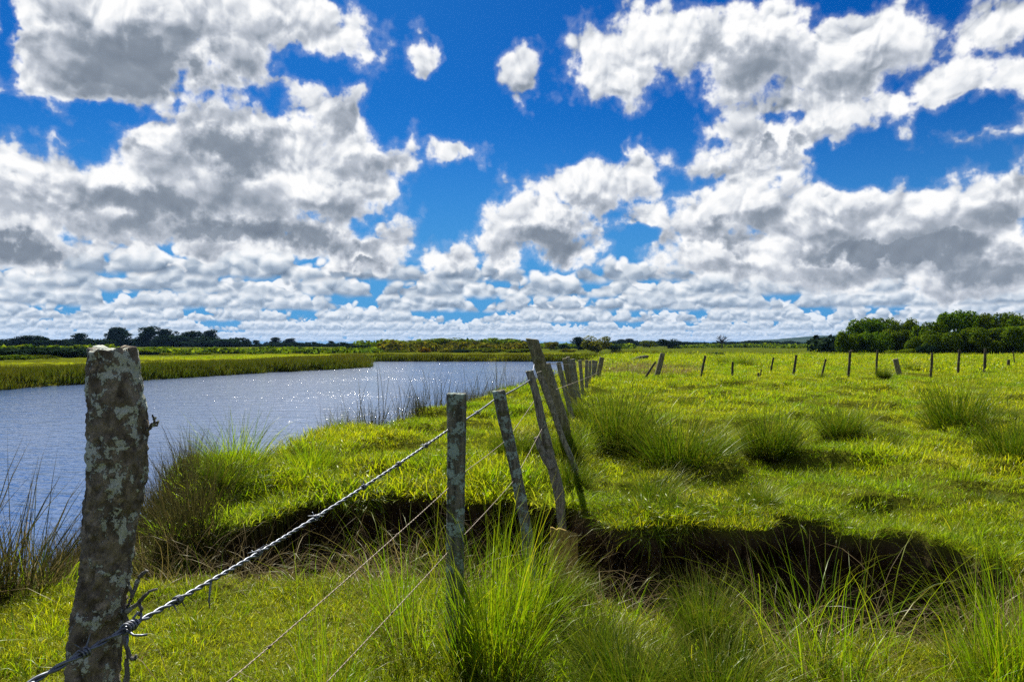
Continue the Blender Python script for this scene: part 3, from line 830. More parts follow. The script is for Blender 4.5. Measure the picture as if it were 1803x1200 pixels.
# ------------------------------------------------------------------ weathered wood
def wood_mat(name, dark, mid, lichen, cover, lscale=26.0, seed=0.0, moss=None, gs=(60, 60, 5)):
    m, n, out = new_mat(name)
    tc = n.node('ShaderNodeTexCoord')
    oi = n.node('ShaderNodeObjectInfo')
    p = n.vm('ADD', tc.outputs['Object'], n.comb(n.m('MULTIPLY', oi.outputs['Random'], 37.0), seed, seed * 1.7))
    grain = n.noise(n.vm('MULTIPLY', p, gs), 1.0, 6, 0.65, 0.4)
    bark = n.noise(p, 38.0, 6, 0.7)
    c = n.mix(n.ss(grain, 0.3, 0.72), rgba(dark), rgba(mid))
    c = n.mix(n.ss(bark, 0.52, 0.72, 0, 0.6), c, rgba([x * 1.9 for x in mid]))
    ln = n.noise(p, lscale, 7, 0.68, 0.35); lb = n.noise(p, lscale * 0.28, 3, 0.5)
    lf = n.ss(n.m('ADD', ln, n.m('MULTIPLY', n.m('SUBTRACT', lb, 0.5), 1.1)), cover, cover + 0.06)
    lc = n.mix(n.noise(p, lscale * 4, 4, 0.7), rgba([x * 0.55 for x in lichen]), rgba(lichen))
    c = n.mix(n.m('MULTIPLY', lf, 0.92), c, lc)
    if moss:
        mf = n.ss(n.noise(p, 15.0, 5, 0.6), 0.54, 0.66, 0, 0.7)
        c = n.mix(mf, c, rgba(moss))
    b = n.node('ShaderNodeBsdfPrincipled'); n.set(b.inputs['Base Color'], c)
    b.inputs['Roughness'].default_value = 0.92; b.inputs['Specular IOR Level'].default_value = 0.15
    bp = n.node('ShaderNodeBump'); bp.inputs['Strength'].default_value = 0.9; bp.inputs['Distance'].default_value = 0.006
    n.set(bp.inputs['Height'], n.m('ADD', n.m('ADD', grain, n.m('MULTIPLY', bark, 1.3)), n.m('MULTIPLY', lf, 0.6)))
    n.set(b.inputs['Normal'], bp.outputs[0])
    n.set(out.inputs[0], b.outputs[0])
    return m

W_BARK = wood_mat('bark_and_pale_lichen', (0.045, 0.037, 0.027), (0.235, 0.200, 0.150), (0.50, 0.54, 0.46), 0.525, 72, 1.3, None, (34, 34, 22))
W_TEAL = wood_mat('grey_wood_blue_lichen', (0.035, 0.034, 0.026), (0.20, 0.19, 0.145), (0.34, 0.44, 0.39), 0.53, 56, 4.1, (0.055, 0.06, 0.012))
W_GREY = wood_mat('weathered_grey_wood', (0.060, 0.056, 0.042), (0.29, 0.275, 0.205), (0.34, 0.38, 0.29), 0.62, 34, 7.7, (0.06, 0.065, 0.015))
W_OLD = wood_mat('old_mossy_wood', (0.055, 0.050, 0.030), (0.26, 0.235, 0.140), (0.30, 0.31, 0.17), 0.64, 30, 9.2, (0.07, 0.07, 0.016))
W_DARK = wood_mat('dark_field_wood', (0.022, 0.019, 0.013), (0.10, 0.088, 0.058), (0.22, 0.23, 0.16), 0.66, 34, 6.6)
W_BOARD = wood_mat('stained_board', (0.14, 0.10, 0.022), (0.38, 0.28, 0.065), (0.44, 0.36, 0.11), 0.70, 20, 2.9)
W_DEAD = wood_mat('dead_twig', (0.06, 0.055, 0.048), (0.20, 0.19, 0.175), (0.35, 0.36, 0.33), 0.62, 60, 3.3)

def post_mesh(name, pts, rad, mat, seg=20, flat=0.0, rough=0.08, seed=0, top='cut', sub=None, bark=0.0):
    """post along the polyline pts (local), radius per point; flat squares the section, rough lumps the surface"""
    pts = [Vector(p) for p in pts]
    L = [0]
    for a, b in zip(pts, pts[1:]): L.append(L[-1] + (b - a).length)
    total = L[-1]
    nr = sub or max(10, int(total / 0.02))
    ts = np.linspace(0, total, nr)
    C = np.stack([np.interp(ts, L, [p[k] for p in pts]) for k in range(3)], 1)
    rr = np.interp(ts, L, rad)
    ax = (pts[-1] - pts[0]).normalized()
    u = ax.cross(Vector((0, 1, 0.01))).normalized(); v = ax.cross(u).normalized()
    u = np.array(u); v = np.array(v)
    a = np.linspace(0, 2 * np.pi, seg, endpoint=False)
    ca, sa = np.cos(a), np.sin(a)
    sq = 1 / np.maximum(np.abs(ca), np.abs(sa))
    shape = (1 - flat) + flat * np.minimum(sq, 1.28)
    A, T = np.meshgrid(a, ts)
    n1 = fbm(np.cos(A) * 1.3 + seed * 3.1, np.sin(A) * 1.3, T * 7, oct=3, seed=seed) - 0.5
    n2 = fbm(np.cos(A) * 5 + seed, np.sin(A) * 5, T * 34, oct=4, seed=seed + 9, rough=0.6) - 0.5
    if bark > 0.01:
        n2 = n2 * 0.7 + (np.abs(fbm(np.cos(A) * 4 + seed, np.sin(A) * 4, T * 40, oct=3, seed=seed + 21) - 0.5) * -1.6 + 0.15)
    Rr = rr[:, None] * shape[None] * (1 + n1 * rough * 3.0) + n2 * (0.006 + bark)
    V = C[:, None, :] + (Rr * ca[None])[..., None] * u + (Rr * sa[None])[..., None] * v
    # ragged or sawn end
    endj = (fbm(ca * 2.2 + seed, sa * 2.2, oct=3, seed=seed + 3) - 0.5) * (0.022 if top == 'ragged' else 0.012)
    V[-1] += endj[:, None] * np.array(ax)
    if top == 'slant': V[-1] += (ca * rr[-1] * 0.5)[:, None] * np.array(ax)
    V[-2] = 0.25 * V[-3] + 0.75 * V[-1]
    V = V.reshape(-1, 3)
    rings = [V]
    # inner rings of the end grain
    top0 = V[(nr - 1) * seg: nr * seg]; cen = top0.mean(0)
    for f in (0.93, 0.6, 0.25):
        rg = cen + (top0 - cen) * f
        jit = (fbm(rg[:, 0] * 40 + seed, rg[:, 1] * 40, rg[:, 2] * 8, oct=3, seed=seed + 5) - 0.5) * (0.03 if top == 'ragged' else 0.008)
        rings.append(rg + jit[:, None] * np.array(ax) + np.array(ax) * (0.004 if f < .9 else 0.003))
    V = np.concatenate(rings + [cen[None] + np.array(ax) * 0.004])
    nrr = nr + 3
    i = np.arange(nrr - 1)[:, None]; j = np.arange(seg)[None]; j2 = (j + 1) % seg
    F4 = np.stack([i * seg + j, i * seg + j2, (i + 1) * seg + j2, (i + 1) * seg + j], -1).reshape(-1, 4)
    j = np.arange(seg)
    F3 = np.stack([(nrr - 1) * seg + j, (nrr - 1) * seg + (j + 1) % seg, np.full(seg, nrr * seg)], 1)
    Fb = np.stack([(j + 1) % seg, j], 1)
    return mesh_np(name, V, [F4, F3], mat, True)

def tube(path, rad, seg=8):
    """numpy tube (verts, quads) along a polyline with tapered radius"""
    P = np.asarray(path, float); n = len(P)
    rad = np.broadcast_to(np.asarray(rad, float), (n,))
    T = np.gradient(P, axis=0); T /= np.linalg.norm(T, axis=1)[:, None] + 1e-12
    ref = np.where(np.abs(T[:, 2:3]) > 0.9, np.array([[1.0, 0, 0]]), np.array([[0, 0, 1.0]]))
    U = np.cross(T, ref); U /= np.linalg.norm(U, axis=1)[:, None] + 1e-12
    Wv = np.cross(T, U)
    a = np.linspace(0, 2 * np.pi, seg, endpoint=False)
    V = P[:, None] + rad[:, None, None] * (np.cos(a)[None, :, None] * U[:, None] + np.sin(a)[None, :, None] * Wv[:, None])
    i = np.arange(n - 1)[:, None]; j = np.arange(seg)[None]; j2 = (j + 1) % seg
    F = np.stack([i * seg + j, (i + 1) * seg + j, (i + 1) * seg + j2, i * seg + j2], -1).reshape(-1, 4)
    V = V.reshape(-1, 3)
    c0, c1 = len(V), len(V) + 1
    V = np.concatenate([V, P[:1], P[-1:]])
    j = np.arange(seg)
    F3 = np.concatenate([np.stack([j, (j + 1) % seg, np.full(seg, c0)], 1), np.stack([(n - 1) * seg + (j + 1) % seg, (n - 1) * seg + j, np.full(seg, c1)], 1)])
    return V, F, F3

def tubes_mesh(name, lst, mat):
    Vs, F4, F3, o = [], [], [], 0
    for (V, a, b) in lst:
        Vs.append(V); F4.append(a + o); F3.append(b + o); o += len(V)
    return mesh_np(name, np.concatenate(Vs), [np.concatenate(F4), np.concatenate(F3)], mat, True)

def gz(x, y): return float(terrain(np.array([x], float), np.array([y], float))[0])

def px_post(name, label, group, d, marks, radpx, mat, d_base=None, cat='fence post', **kw):
    """marks: (px,row) from the foot to the head, at distance d (foot may stand at d_base); radii in photo pixels"""
    d_base = d_base or d
    k = len(marks)
    P = [at_depth(px, py, d_base + (d - d_base) * i / max(1, k - 1)) for i, (px, py) in enumerate(marks)]
    rad = [r / F_PX * d for r in radpx]
    # carry the foot into the ground
    dirv = (P[1] - P[0]).normalized()
    g = gz(P[0].x, P[0].y)
    if P[0].z > g - 0.12 and abs(dirv.z) > 0.2:
        ext = (P[0].z - (g - 0.15)) / dirv.z
        P.insert(0, P[0] - dirv * ext); rad.insert(0, rad[0])
    base = P[0].copy()
    me = post_mesh(name, [p - base for p in P], rad, mat, **kw)
    o = link(name, me, loc=base)
    tag(o, label, cat, group)
    return o, P

FL = 'fence posts in the line along the river'
# nearest post
px_post('fence_post', 'thick bark-covered post crusted with pale lichen, nearest the camera at left', FL, 1.56,
        [(160,1420),(164,1200),(172,1100),(187,1000),(197,900),(206,850),(208,760),(205,700),(200,660),(199,618)],
        [43,42,41,39,43,47,47,44,41,38], W_BARK, seg=64, rough=0.05, seed=3, top='ragged', bark=0.016, sub=300)
px_post('fence_post', 'upright square-cut grey post with blue-green lichen in the tall grass', FL, 3.55,
        [(800,1180),(801,1000),(803,850),(804,760),(804,693)], [15,15.5,15.5,16.5,17], W_TEAL, seg=40, flat=0.6, rough=0.035, seed=5, bark=0.002, sub=120)
px_post('fence_post', 'slim post tilted left, second from the upright lichened post, its foot in the washed-out bank', FL, 5.0,
        [(940,1060),(928,940),(916,870),(900,790),(888,740),(878,688)], [10,10,10,10,11,11], W_TEAL, seg=28, flat=0.4, rough=0.06, seed=7, bark=0.002, sub=90)
o4, P4 = px_post('fence_post', 'lean tilted post with a broken side stub, over the dark hollow', FL, 6.4,
        [(994,1010),(990,930),(984,865),(970,810),(955,745),(943,690),(932,653)], [7,7.5,9.5,9,7.5,6.6,6.6], W_GREY, seg=28, flat=0.3, rough=0.07, seed=11, bark=0.003, sub=110)
b0 = o4.location
stub = [at_depth(x, y, 6.36) - b0 for x, y in ((972,822),(960,806),(951,787),(945,769))]
link('side_stub', post_mesh('side_stub', stub, [0.040, 0.036, 0.030, 0.026], W_GREY, seg=18, rough=0.1, seed=31, top='ragged', sub=30), o4)
px_post('fence_batten', 'thin dark batten close behind the tilted post with the broken stub', FL, 7.4,
        [(1003,800),(985,757),(965,695),(949,655)], [5,5,5,5], W_GREY, seg=18, flat=0.7, rough=0.05, seed=13, cat='batten', sub=60)
o6, P6 = px_post('strainer_post', 'tallest and thickest leaning post with a sawn slanted head, above the other fence posts', FL, 9.2,
        [(1003,800),(990,745),(972,700),(954,650),(945,622),(937,597)], [11.5,12,12,11.5,10.5,10.5], W_OLD, seg=36, flat=0.6, rough=0.05, seed=17, top='slant', bark=0.003, sub=100)
rowp = [ # head, foot, half width, label tail
 (11.5,(965,639),(1010,776),4.5,'slim post leaning left just right of the tallest post'),
 (12.6,(983,638),(1013,758),5.0,'round-headed post second to the right of the tallest post'),
 (14.2,(994,631),(1014,742),5.5,'dark post with a splintered head, first of the tight cluster of posts'),
 (15.6,(1000,628),(1017,730),4.0,'post with a wire loop on its head in the tight cluster'),
 (17.0,(1008,632),(1021,718),5.0,'stout post at the right edge of the tight cluster'),
 (19.0,(1021,634),(1026,704),3.6,'thin post just right of the tight cluster, nearly upright'),
 (21.0,(1033,634),(1033,697),3.4,'fifth post from the far end of the river fence, upright'),
 (22.6,(1039,635),(1037,691),3.0,'fourth post from the far end of the river fence'),
 (24.2,(1045,634),(1041,688),3.2,'third post from the far end of the river fence, leaning right'),
 (26.0,(1050,635),(1044,683),3.2,'second post from the far end of the river fence, leaning right'),
 (27.5,(1060,629),(1049,680),5.0,'thick dark end post of the river fence leaning right toward the field')]
for i, (d, hd, ft, w, lab) in enumerate(rowp):
    px_post('fence_post', lab, FL, d, [ft, ((ft[0] + hd[0]) / 2 + (i % 3 - 1) * 0.8, (ft[1] + hd[1]) / 2), hd], [w * 0.92, w * 0.88, w * 0.82],
            W_OLD if i in (2, 10) else W_GREY, seg=14, flat=0.3 + 0.15 * (i % 3), rough=0.07, seed=40 + i, sub=40, top='ragged' if i in (2, 3) else 'cut')

# posts of the fence across the field
FF = 'old posts of the fence across the field'
fld = [
 (28.5,(1154,637),(1128,678),2.0,'thin stick leaning steeply against nothing, left of the thick field post','stick'),
 (29.5,(1167,622),(1154,673),5.0,'thick post leaning right at the left end of the field fence','thick'),
 (29.0,(1242,626),(1230,676),2.3,'thin dark post leaning right, second after the thick end post','thin'),
 (29.5,(1290,637),(1289.5,673),2.2,'short upright post in front of the rush patch in the field','thin'),
 (29.8,(1335.4,656),(1334.5,671.5),2.2,'lowest stump of the field fence, right of the short upright post','stump'),
 (30.3,(1340.5,650),(1338.5,668),1.1,'fine stick standing beside the lowest stump','stick'),
 (33.6,(1362,629),(1355,662.5),1.8,'thin post leaning right, set back behind the line of the field fence','thin'),
 (30.2,(1402,625),(1394.5,670),2.3,'thin post leaning right, midway along the field fence','thin'),
 (30.0,(1454,632),(1445,670),1.8,'thin shorter post leaning right, beside a small tuft midway along','thin'),
 (30.6,(1497,618),(1493,669),2.2,'tall thin post whose head bends over to the right','bent'),
 (33.0,(1545,616),(1543,663.5),1.9,'tall upright post standing behind the brown tuft in the field','thin'),
 (33.0,(1576.5,631.5),(1584.5,665),4.6,'short thick post leaning left in the field fence','thick'),
 (33.6,(1641.4,621.3),(1638.3,663.6),2.2,'slim post just right of the short thick leaning post','thin'),
 (35.0,(1689.5,615.5),(1686.4,661),2.2,'slim post second to the right of the short thick leaning post','thin'),
 (36.0,(1735,613.7),(1732.7,659.2),2.4,'tallest slim post toward the right end of the field fence','thin'),
 (43.0,(1776,633),(1775.5,650.3),2.6,'stubby dark post farthest right in the field','stump'),
 (46.0,(1784,618),(1787,648),1.0,'faint fine stick beside the stubby post at far right','stick')]
for i, (d, hd, ft, w, lab, kd) in enumerate(fld):
    mid = ((ft[0] + hd[0]) / 2 + ((i * 7) % 5 - 2) * 0.25, (ft[1] + hd[1]) / 2)
    marks = [ft, mid, hd]; rr = [w, w * 0.95, w * 0.85]
    if kd == 'bent': marks = [ft, mid, hd, (1501.5, 616.2), (1505, 617.5)]; rr = [w, w, w, w * .9, w * .7]
    px_post('field_post', lab, FF, d, marks, rr, W_OLD if kd == 'thick' else W_DARK, seg=14, flat=0.4 if kd == 'thick' else 0.15,
            rough=0.08, seed=70 + i, sub=36, cat='stick' if kd == 'stick' else 'fence post', top='ragged' if kd in ('stump', 'thick') else 'cut')

# board standing in the hollow
def build_board():
    d = 5.9
    c = [at_depth(x, y, dd) for x, y, dd in ((968,1075,d),(1018,1080,d),(1017,938,d + .04),(969,928,d + .04))]
    base = (c[0] + c[1]) / 2
    nx, nz = 14, 22
    u = np.linspace(0, 1, nx); w = np.linspace(0, 1, nz)
    Uu, Ww = np.meshgrid(u, w)
    c = [np.array(p - base) for p in c]
    F_ = (1 - Uu)[..., None] * ((1 - Ww)[..., None] * c[0] + Ww[..., None] * c[3]) + Uu[..., None] * ((1 - Ww)[..., None] * c[1] + Ww[..., None] * c[2])
    F_[-1, :, 2] += (fbm(u * 6, u * 0, oct=3, seed=4) - 0.5) * 0.05
    F_[:, 0, 0] += (fbm(w * 7, w * 0, oct=3, seed=6) - 0.5) * 0.02; F_[:, -1, 0] += (fbm(w * 7, w * 0 + 3, oct=3, seed=6) - 0.5) * 0.02
    F_[:, :, 1] += (fbm(Uu * 7, Ww * 3, oct=4, seed=8) - 0.5) * 0.018
    B_ = F_ + np.array([0, 0.035, 0])
    V = np.concatenate([F_.reshape(-1, 3), B_.reshape(-1, 3)]); o = nx * nz
    i = np.arange(nz - 1)[:, None]; j = np.arange(nx - 1)[None]
    Q = np.stack([i * nx + j, i * nx + j + 1, (i + 1) * nx + j + 1, (i + 1) * nx + j], -1).reshape(-1, 4)
    rim = [k for k in range(nx)] + [nx * (r + 1) - 1 for r in range(1, nz)] + [nx * (nz - 1) + k for k in range(nx - 2, -1, -1)] + [nx * r for r in range(nz - 2, 0, -1)]
    rim = np.array(rim); r2 = np.roll(rim, -1)
    S_ = np.stack([rim, rim + o, r2 + o, r2], 1)
    ob = link('wooden_board', mesh_np('wooden_board', V, np.concatenate([Q, Q[:, ::-1] + o, S_]), W_BOARD), loc=base)
    tag(ob, 'yellow-brown board standing on end in the washed-out hollow below the posts', 'board')
build_board()

# ------------------------------------------------------------------ wire
def metal_mat():
    m, n, out = new_mat('galvanised_wire')
    tc = n.node('ShaderNodeTexCoord'); p = tc.outputs['Object']
    f = n.noise(p, 60, 5, 0.65)
    c = n.mix(n.ss(f, 0.45, 0.7), rgba((0.15, 0.17, 0.20)), rgba((0.085, 0.085, 0.09)))
    b = n.node('ShaderNodeBsdfPrincipled'); n.set(b.inputs['Base Color'], c)
    b.inputs['Metallic'].default_value = 0.75; n.set(b.inputs['Roughness'], n.lin(f, 0.3, 0.7, 0.42, 0.62))
    n.set(out.inputs[0], b.outputs[0]); return m
def rust_mat():
    m, n, out = new_mat('rusty_wire')
    tc = n.node('ShaderNodeTexCoord'); f = n.noise(tc.outputs['Object'], 45, 5, 0.65)
    c = n.mix(f, rgba((0.10, 0.06, 0.035)), rgba((0.30, 0.25, 0.18)))
    b = n.node('ShaderNodeBsdfPrincipled'); n.set(b.inputs['Base Color'], c); b.inputs['Metallic'].default_value = 0.35
    b.inputs['Roughness'].default_value = 0.6; n.set(out.inputs[0], b.outputs[0]); return m
GALV, RUST = metal_mat(), rust_mat()

def wire_path(marks, sag=0.012, step=0.012):
    pts = [at_depth(*m) for m in marks]
    out_ = []
    for a, b in zip(pts, pts[1:]):
        L = (b - a).length; k = max(2, int(L / step))
        for i in range(k):
            t = i / k; p = a.lerp(b, t); p.z -= sag * L * 4 * t * (1 - t) * 0.5
            out_.append(p)
    out_.append(pts[-1])
    return np.array([tuple(p) for p in out_])

def helix(P, rad, pitch, phase):
    s = np.concatenate([[0], np.cumsum(np.linalg.norm(np.diff(P, axis=0), axis=1))])
    T = np.gradient(P, axis=0); T /= np.linalg.norm(T, axis=1)[:, None]
    U = np.cross(T, [0, 0, 1.0]); U /= np.linalg.norm(U, axis=1)[:, None]; Wv = np.cross(T, U)
    a = s / pitch * 2 * np.pi + phase
    return P + rad * (np.cos(a)[:, None] * U + np.sin(a)[:, None] * Wv), s, T, U, Wv

def barb_mesh(r, R_, L, seed):
    """two points of wire wrapped round the strands; local X runs along the wire"""
    g = np.random.default_rng(seed); lst = []
    for q in range(2):
        ph = g.random() * 6.28 + q * 2.4
        a = np.linspace(0, 2 * np.pi * 1.6, 34)
        x = np.linspace(-1, 1, 34) * r * 2.2 + (q - 0.5) * r * 3.4
        coil = np.stack([x, R_ * np.cos(a + ph), R_ * np.sin(a + ph)], 1)
        def spike(p, ang, sx):
            d = np.array([sx, np.cos(ang + 1.35), np.sin(ang + 1.35)]); d /= np.linalg.norm(d)
            return np.array([p + d * L * t for t in np.linspace(0.12, 1, 7)])
        s0 = spike(coil[0], a[0] + ph + np.pi, -0.5)[::-1]; s1 = spike(coil[-1], a[-1] + ph, 0.5)
        P = np.concatenate([s0, coil, s1])
        rad = np.concatenate([np.linspace(0.25, 1, 7), np.ones(34), np.linspace(1, 0.25, 7)]) * r
        lst.append(tube(P, rad, 8))
    return lst

def build_wires():
    w1 = [(-110,1310,1.13),(55,1200,1.30),(225,1104,1.475),(520,933,2.35),(789,757,3.50),(870,704,4.94),(935,668,6.36),(941,640,9.06)]
    # top wire: twisted barbed strand
    P = wire_path(w1, 0.010, 0.006)
    wire = empty('barbed_wire', P[0], 'thick twisted barbed wire running from the near post to the upright lichened post', 'wire', 'fence wires along the river')
    o = np.array(P[0])
    r = 0.0031
    for ph in (0.0, math.pi):
        H, s, T, U, Wv = helix(P, r * 0.98, 0.085, ph)
        link('strand', tubes_mesh('strand', [tube(H - o, r, 9)], GALV), wire)
    def frame_at(px_target):
        pr = 901.5 + P[:, 0] / P[:, 1] * F_PX
        i = int(np.argmin(np.abs(pr - px_target)))
        t = Vector(T[i]); u = Vector(U[i]); w_ = Vector(Wv[i])
        M = Matrix((( t.x, u.x, w_.x, P[i][0] - o[0]), (t.y, u.y, w_.y, P[i][1] - o[1]), (t.z, u.z, w_.z, P[i][2] - o[2]), (0, 0, 0, 1)))
        return M
    protos = [tubes_mesh('barb', barb_mesh(0.0022, 0.0080, 0.027, 300 + k), GALV) for k in range(4)]
    for k, px in enumerate((150, 314, 455, 556, 640, 702, 750, 840)):
        link('barb', protos[k % 4], wire, M=frame_at(px))
    # the tie that holds it on the near post
    M = frame_at(228); lst = []
    a = np.linspace(0, 2 * np.pi * 4, 110)
    lst.append(tube(np.stack([np.linspace(-.018, .020, 110), 0.0088 * np.cos(a), 0.0088 * np.sin(a)], 1), 0.0027, 8))
    lst.append(tube(np.array([(0.018, .004, .006), (.036, .002, .000), (.044, -.001, -.013), (.034, -.003, -.018), (.016, -.002, -.012)]), 0.0024, 8))
    lst.append(tube(np.array([(-0.006, 0, .008), (-.012, .006, .022), (-.020, .008, .034)]), [0.0027, .0024, .0016], 8))
    lst.append(tube(np.array([(-0.012, 0.0, .0), (-.016, .02, .010), (-.010, .032, .012), (-.004, .042, .012)]), 0.0024, 8))
    link('tie', tubes_mesh('tie', lst, GALV), wire, M=M)
    # a loose tail of wire hanging below
    M = frame_at(372)
    link('loose_tail', tubes_mesh('loose_tail', [tube(np.array([(0, 0, -.006), (-.004, .002, .006), (-.012, .004, .024), (-.014, .004, .046), (-.010, .004, .062)]), [.002, .0024, .0024, .0022, .0014], 8)], GALV), wire, M=M)
    low = [([(400,1200,1.89),(475,1137,2.12),(787,861,3.49),(821,828,3.65),(893,773,4.93),(940,706,6.33),(962,692,9.06)], 'thin rusty middle wire with one small barb, below the twisted wire', [475, 700]),
           ([(575,1200,2.37),(787,973,3.49),(819,939,3.65),(905,845,4.93),(958,747,6.33),(975,735,9.06)], 'thin rusty wire crossing the tall grass, below the middle wire', [690])]
    for marks, lab, bs in low:
        m0 = [(2 * marks[0][0] - marks[1][0], 2 * marks[0][1] - marks[1][1], 2 * marks[0][2] - marks[1][2])] if marks[0][2] < 2 else []
        Pw = wire_path(m0 + marks, 0.006, 0.01); oo = np.array(Pw[0])
        e = empty('fence_wire', Pw[0], lab, 'wire', 'fence wires along the river')
        for ph in (0, math.pi):
            Hh, s, T2, U2, W2 = helix(Pw, 0.0011, 0.05, ph)
            link('strand', tubes_mesh('strand', [tube(Hh - oo, 0.00125, 6)], RUST), e)
        pr = 901.5 + Pw[:, 0] / Pw[:, 1] * F_PX
        for k, px in enumerate(bs):
            i = int(np.argmin(np.abs(pr - px))); t, u, w_ = T2[i], U2[i], W2[i]
            Mx = Matrix(((t[0], u[0], w_[0], Pw[i][0] - oo[0]), (t[1], u[1], w_[1], Pw[i][1] - oo[1]), (t[2], u[2], w_[2], Pw[i][2] - oo[2]), (0, 0, 0, 1)))
            link('barb', tubes_mesh('barb', barb_mesh(0.0012, 0.0036, 0.009, 320 + k), RUST), e, M=Mx)
    # wires from the tallest post on to the end post
    for (a, b, lab) in (((952,640,9.0),(1058,640,27.4),'upper wire strung along the tight row of posts to the end post'),
                        ((966,690,9.0),(1054,655,27.4),'lower wire strung along the tight row of posts to the end post')):
        Pw = wire_path([a, b], 0.002, 0.05)
        ob = link('fence_wire', tubes_mesh('fence_wire', [tube(Pw - Pw[0], 0.004, 6)], RUST), loc=Pw[0])
        tag(ob, lab, 'wire', 'fence wires along the river')
build_wires()

def twig(name, label, runs, d0, mat, cat='twig'):
    """dead twig: list of (points as (px,row,depth), r0, r1)"""
    base = at_depth(*runs[0][0][0]); lst = []
    for k, (pts, r0, r1) in enumerate(runs):
        P = np.array([tuple(at_depth(*p) - base) for p in pts])
        tt = np.linspace(0, len(P) - 1, 6 * len(P))
        Q = np.stack([np.interp(tt, np.arange(len(P)), P[:, q]) for q in range(3)], 1)
        Q += (np.stack([fbm(tt * 1.7 + k, tt * 0 + q, oct=3, seed=q + k) for q in range(3)], 1) - 0.5) * r0 * 1.8
        rr = np.linspace(r0, r1, len(Q)) * (0.8 + 0.5 * fbm(tt * 3, tt * 0 + k, oct=2, seed=77))
        lst.append(tube(Q, rr, 9))
    ob = link(name, tubes_mesh(name, lst, mat), loc=base)
    tag(ob, label, cat)
twig('dead_twig', 'grey knobbly dead twig standing beside the near post behind the wire tie', [
    ([(226,1300,1.56),(222,1200,1.56),(228,1150,1.55),(220,1120,1.55),(222,1080,1.56),(232,1050,1.56),(247,1010,1.57),(262,1000,1.57)], .006, .0035),
    ([(222,1080,1.56),(240,1062,1.56),(256,1050,1.55),(262,1040,1.55),(277,1034,1.55)], .0055, .002),
    ([(228,1150,1.55),(238,1160,1.54),(240,1152,1.54)], .004, .003),
    ([(245,1058,1.56),(250,1072,1.55),(244,1082,1.55)], .004, .003),
    ([(235,1045,1.56),(228,1020,1.56)], .004, .002)], 1.56, W_DEAD)
twig('dead_twig', 'small dark forked twig sticking out of the near post above the water', [
    ([(248,770,1.575),(262,754,1.57),(270,745,1.57),(274,732,1.57)], .0045, .0025),
    ([(266,750,1.57),(276,748,1.57),(281,740,1.57)], .0035, .0015), ([(270,745,1.57),(280,742,1.565)], .003, .0016), ([(272,738,1.57),(268,730,1.57)], .003, .0012)], 1.57, W_BARK)
# ------------------------------------------------------------------ rush tussocks and other single plants
def tussock_meshes():
    out_ = []
    for k in range(4):   # unit: about 0.6 m tall, 0.7 m wide
        g = blade_mesh('green_blades', TUSS, [blades(1150, 0.22, 0.25, 0.66, 0.0038, 0.0070, 4, 52, 5, 0.85, 0.85, 400 + k, wtip=0.1),
                                              blades(120, 0.22, 0.12, 0.35, 0.004, 0.007, 20, 70, 4, 1.2, 0.8, 410 + k)])
        s = blade_mesh('dry_blades', THATCH, [blades(200, 0.23, 0.12, 0.45, 0.003, 0.0055, 30, 92, 5, 1.5, 0.85, 420 + k)])
        out_.append((g, s))
    for k in range(2):   # tall sparse rush: 0.9 m
        g = blade_mesh('green_blades', RUSH, [blades(80, 0.24, 0.45, 1.0, 0.0026, 0.0048, 2, 40, 7, 1.25, 0.6, 430 + k, wtip=0.15),
                                              blades(70, 0.18, 0.2, 0.45, 0.004, 0.007, 10, 60, 4, 1.1, 0.7, 440 + k)])
        s = blade_mesh('dry_blades', DRY, [blades(40, 0.22, 0.3, 0.95, 0.002, 0.0036, 12, 70, 7, 1.8, 0.7, 450 + k)])
        out_.append((g, s))
    for k in range(2):   # dense lush clump
        g = blade_mesh('green_blades', TUSS if k == 0 else RUSH, [blades(900 if k == 0 else 620, 0.23, 0.22, 0.80, 0.003, 0.0056, 3, 48, 6, 1.1, 0.7, 460 + k, wtip=0.1)])
        s = blade_mesh('dry_blades', THATCH, [blades(70, 0.20, 0.2, 0.5, 0.003, 0.005, 20, 70, 5, 1.4, 0.85, 470 + k)])
        out_.append((g, s))
    return out_
TM = tussock_meshes()

def tussock(px, row, wpx, hpx, var, label, d=None, group='rush tussocks in the pasture', z=None, name='rush_tussock', cat='tussock', rot=None, lean=(0, 0), dry=True):
    if d is None: d = F_PX * CAM_Z / (row - HOR)
    x = (px - 901.5) / F_PX * d
    zz = gz(x, d) if z is None else z
    h0 = {0: .58, 1: .58, 2: .58, 3: .58, 4: .85, 5: .85, 6: .62, 7: .62}[var]; w0 = {4: .65, 5: .65}.get(var, .80)
    sz = hpx / F_PX * d / h0; sx = wpx / F_PX * d / w0
    e = empty(name, (x, d, zz), label, cat, group)
    e.rotation_euler = (lean[0], lean[1], random.random() * 6.28 if rot is None else rot)
    if group == GP: sx *= 1.02; sz *= 1.22
    e.scale = (sx, sx, sz)
    link('green_blades', TM[var][0], e)
    if dry: link('dry_blades', TM[var][1], e)
    return e

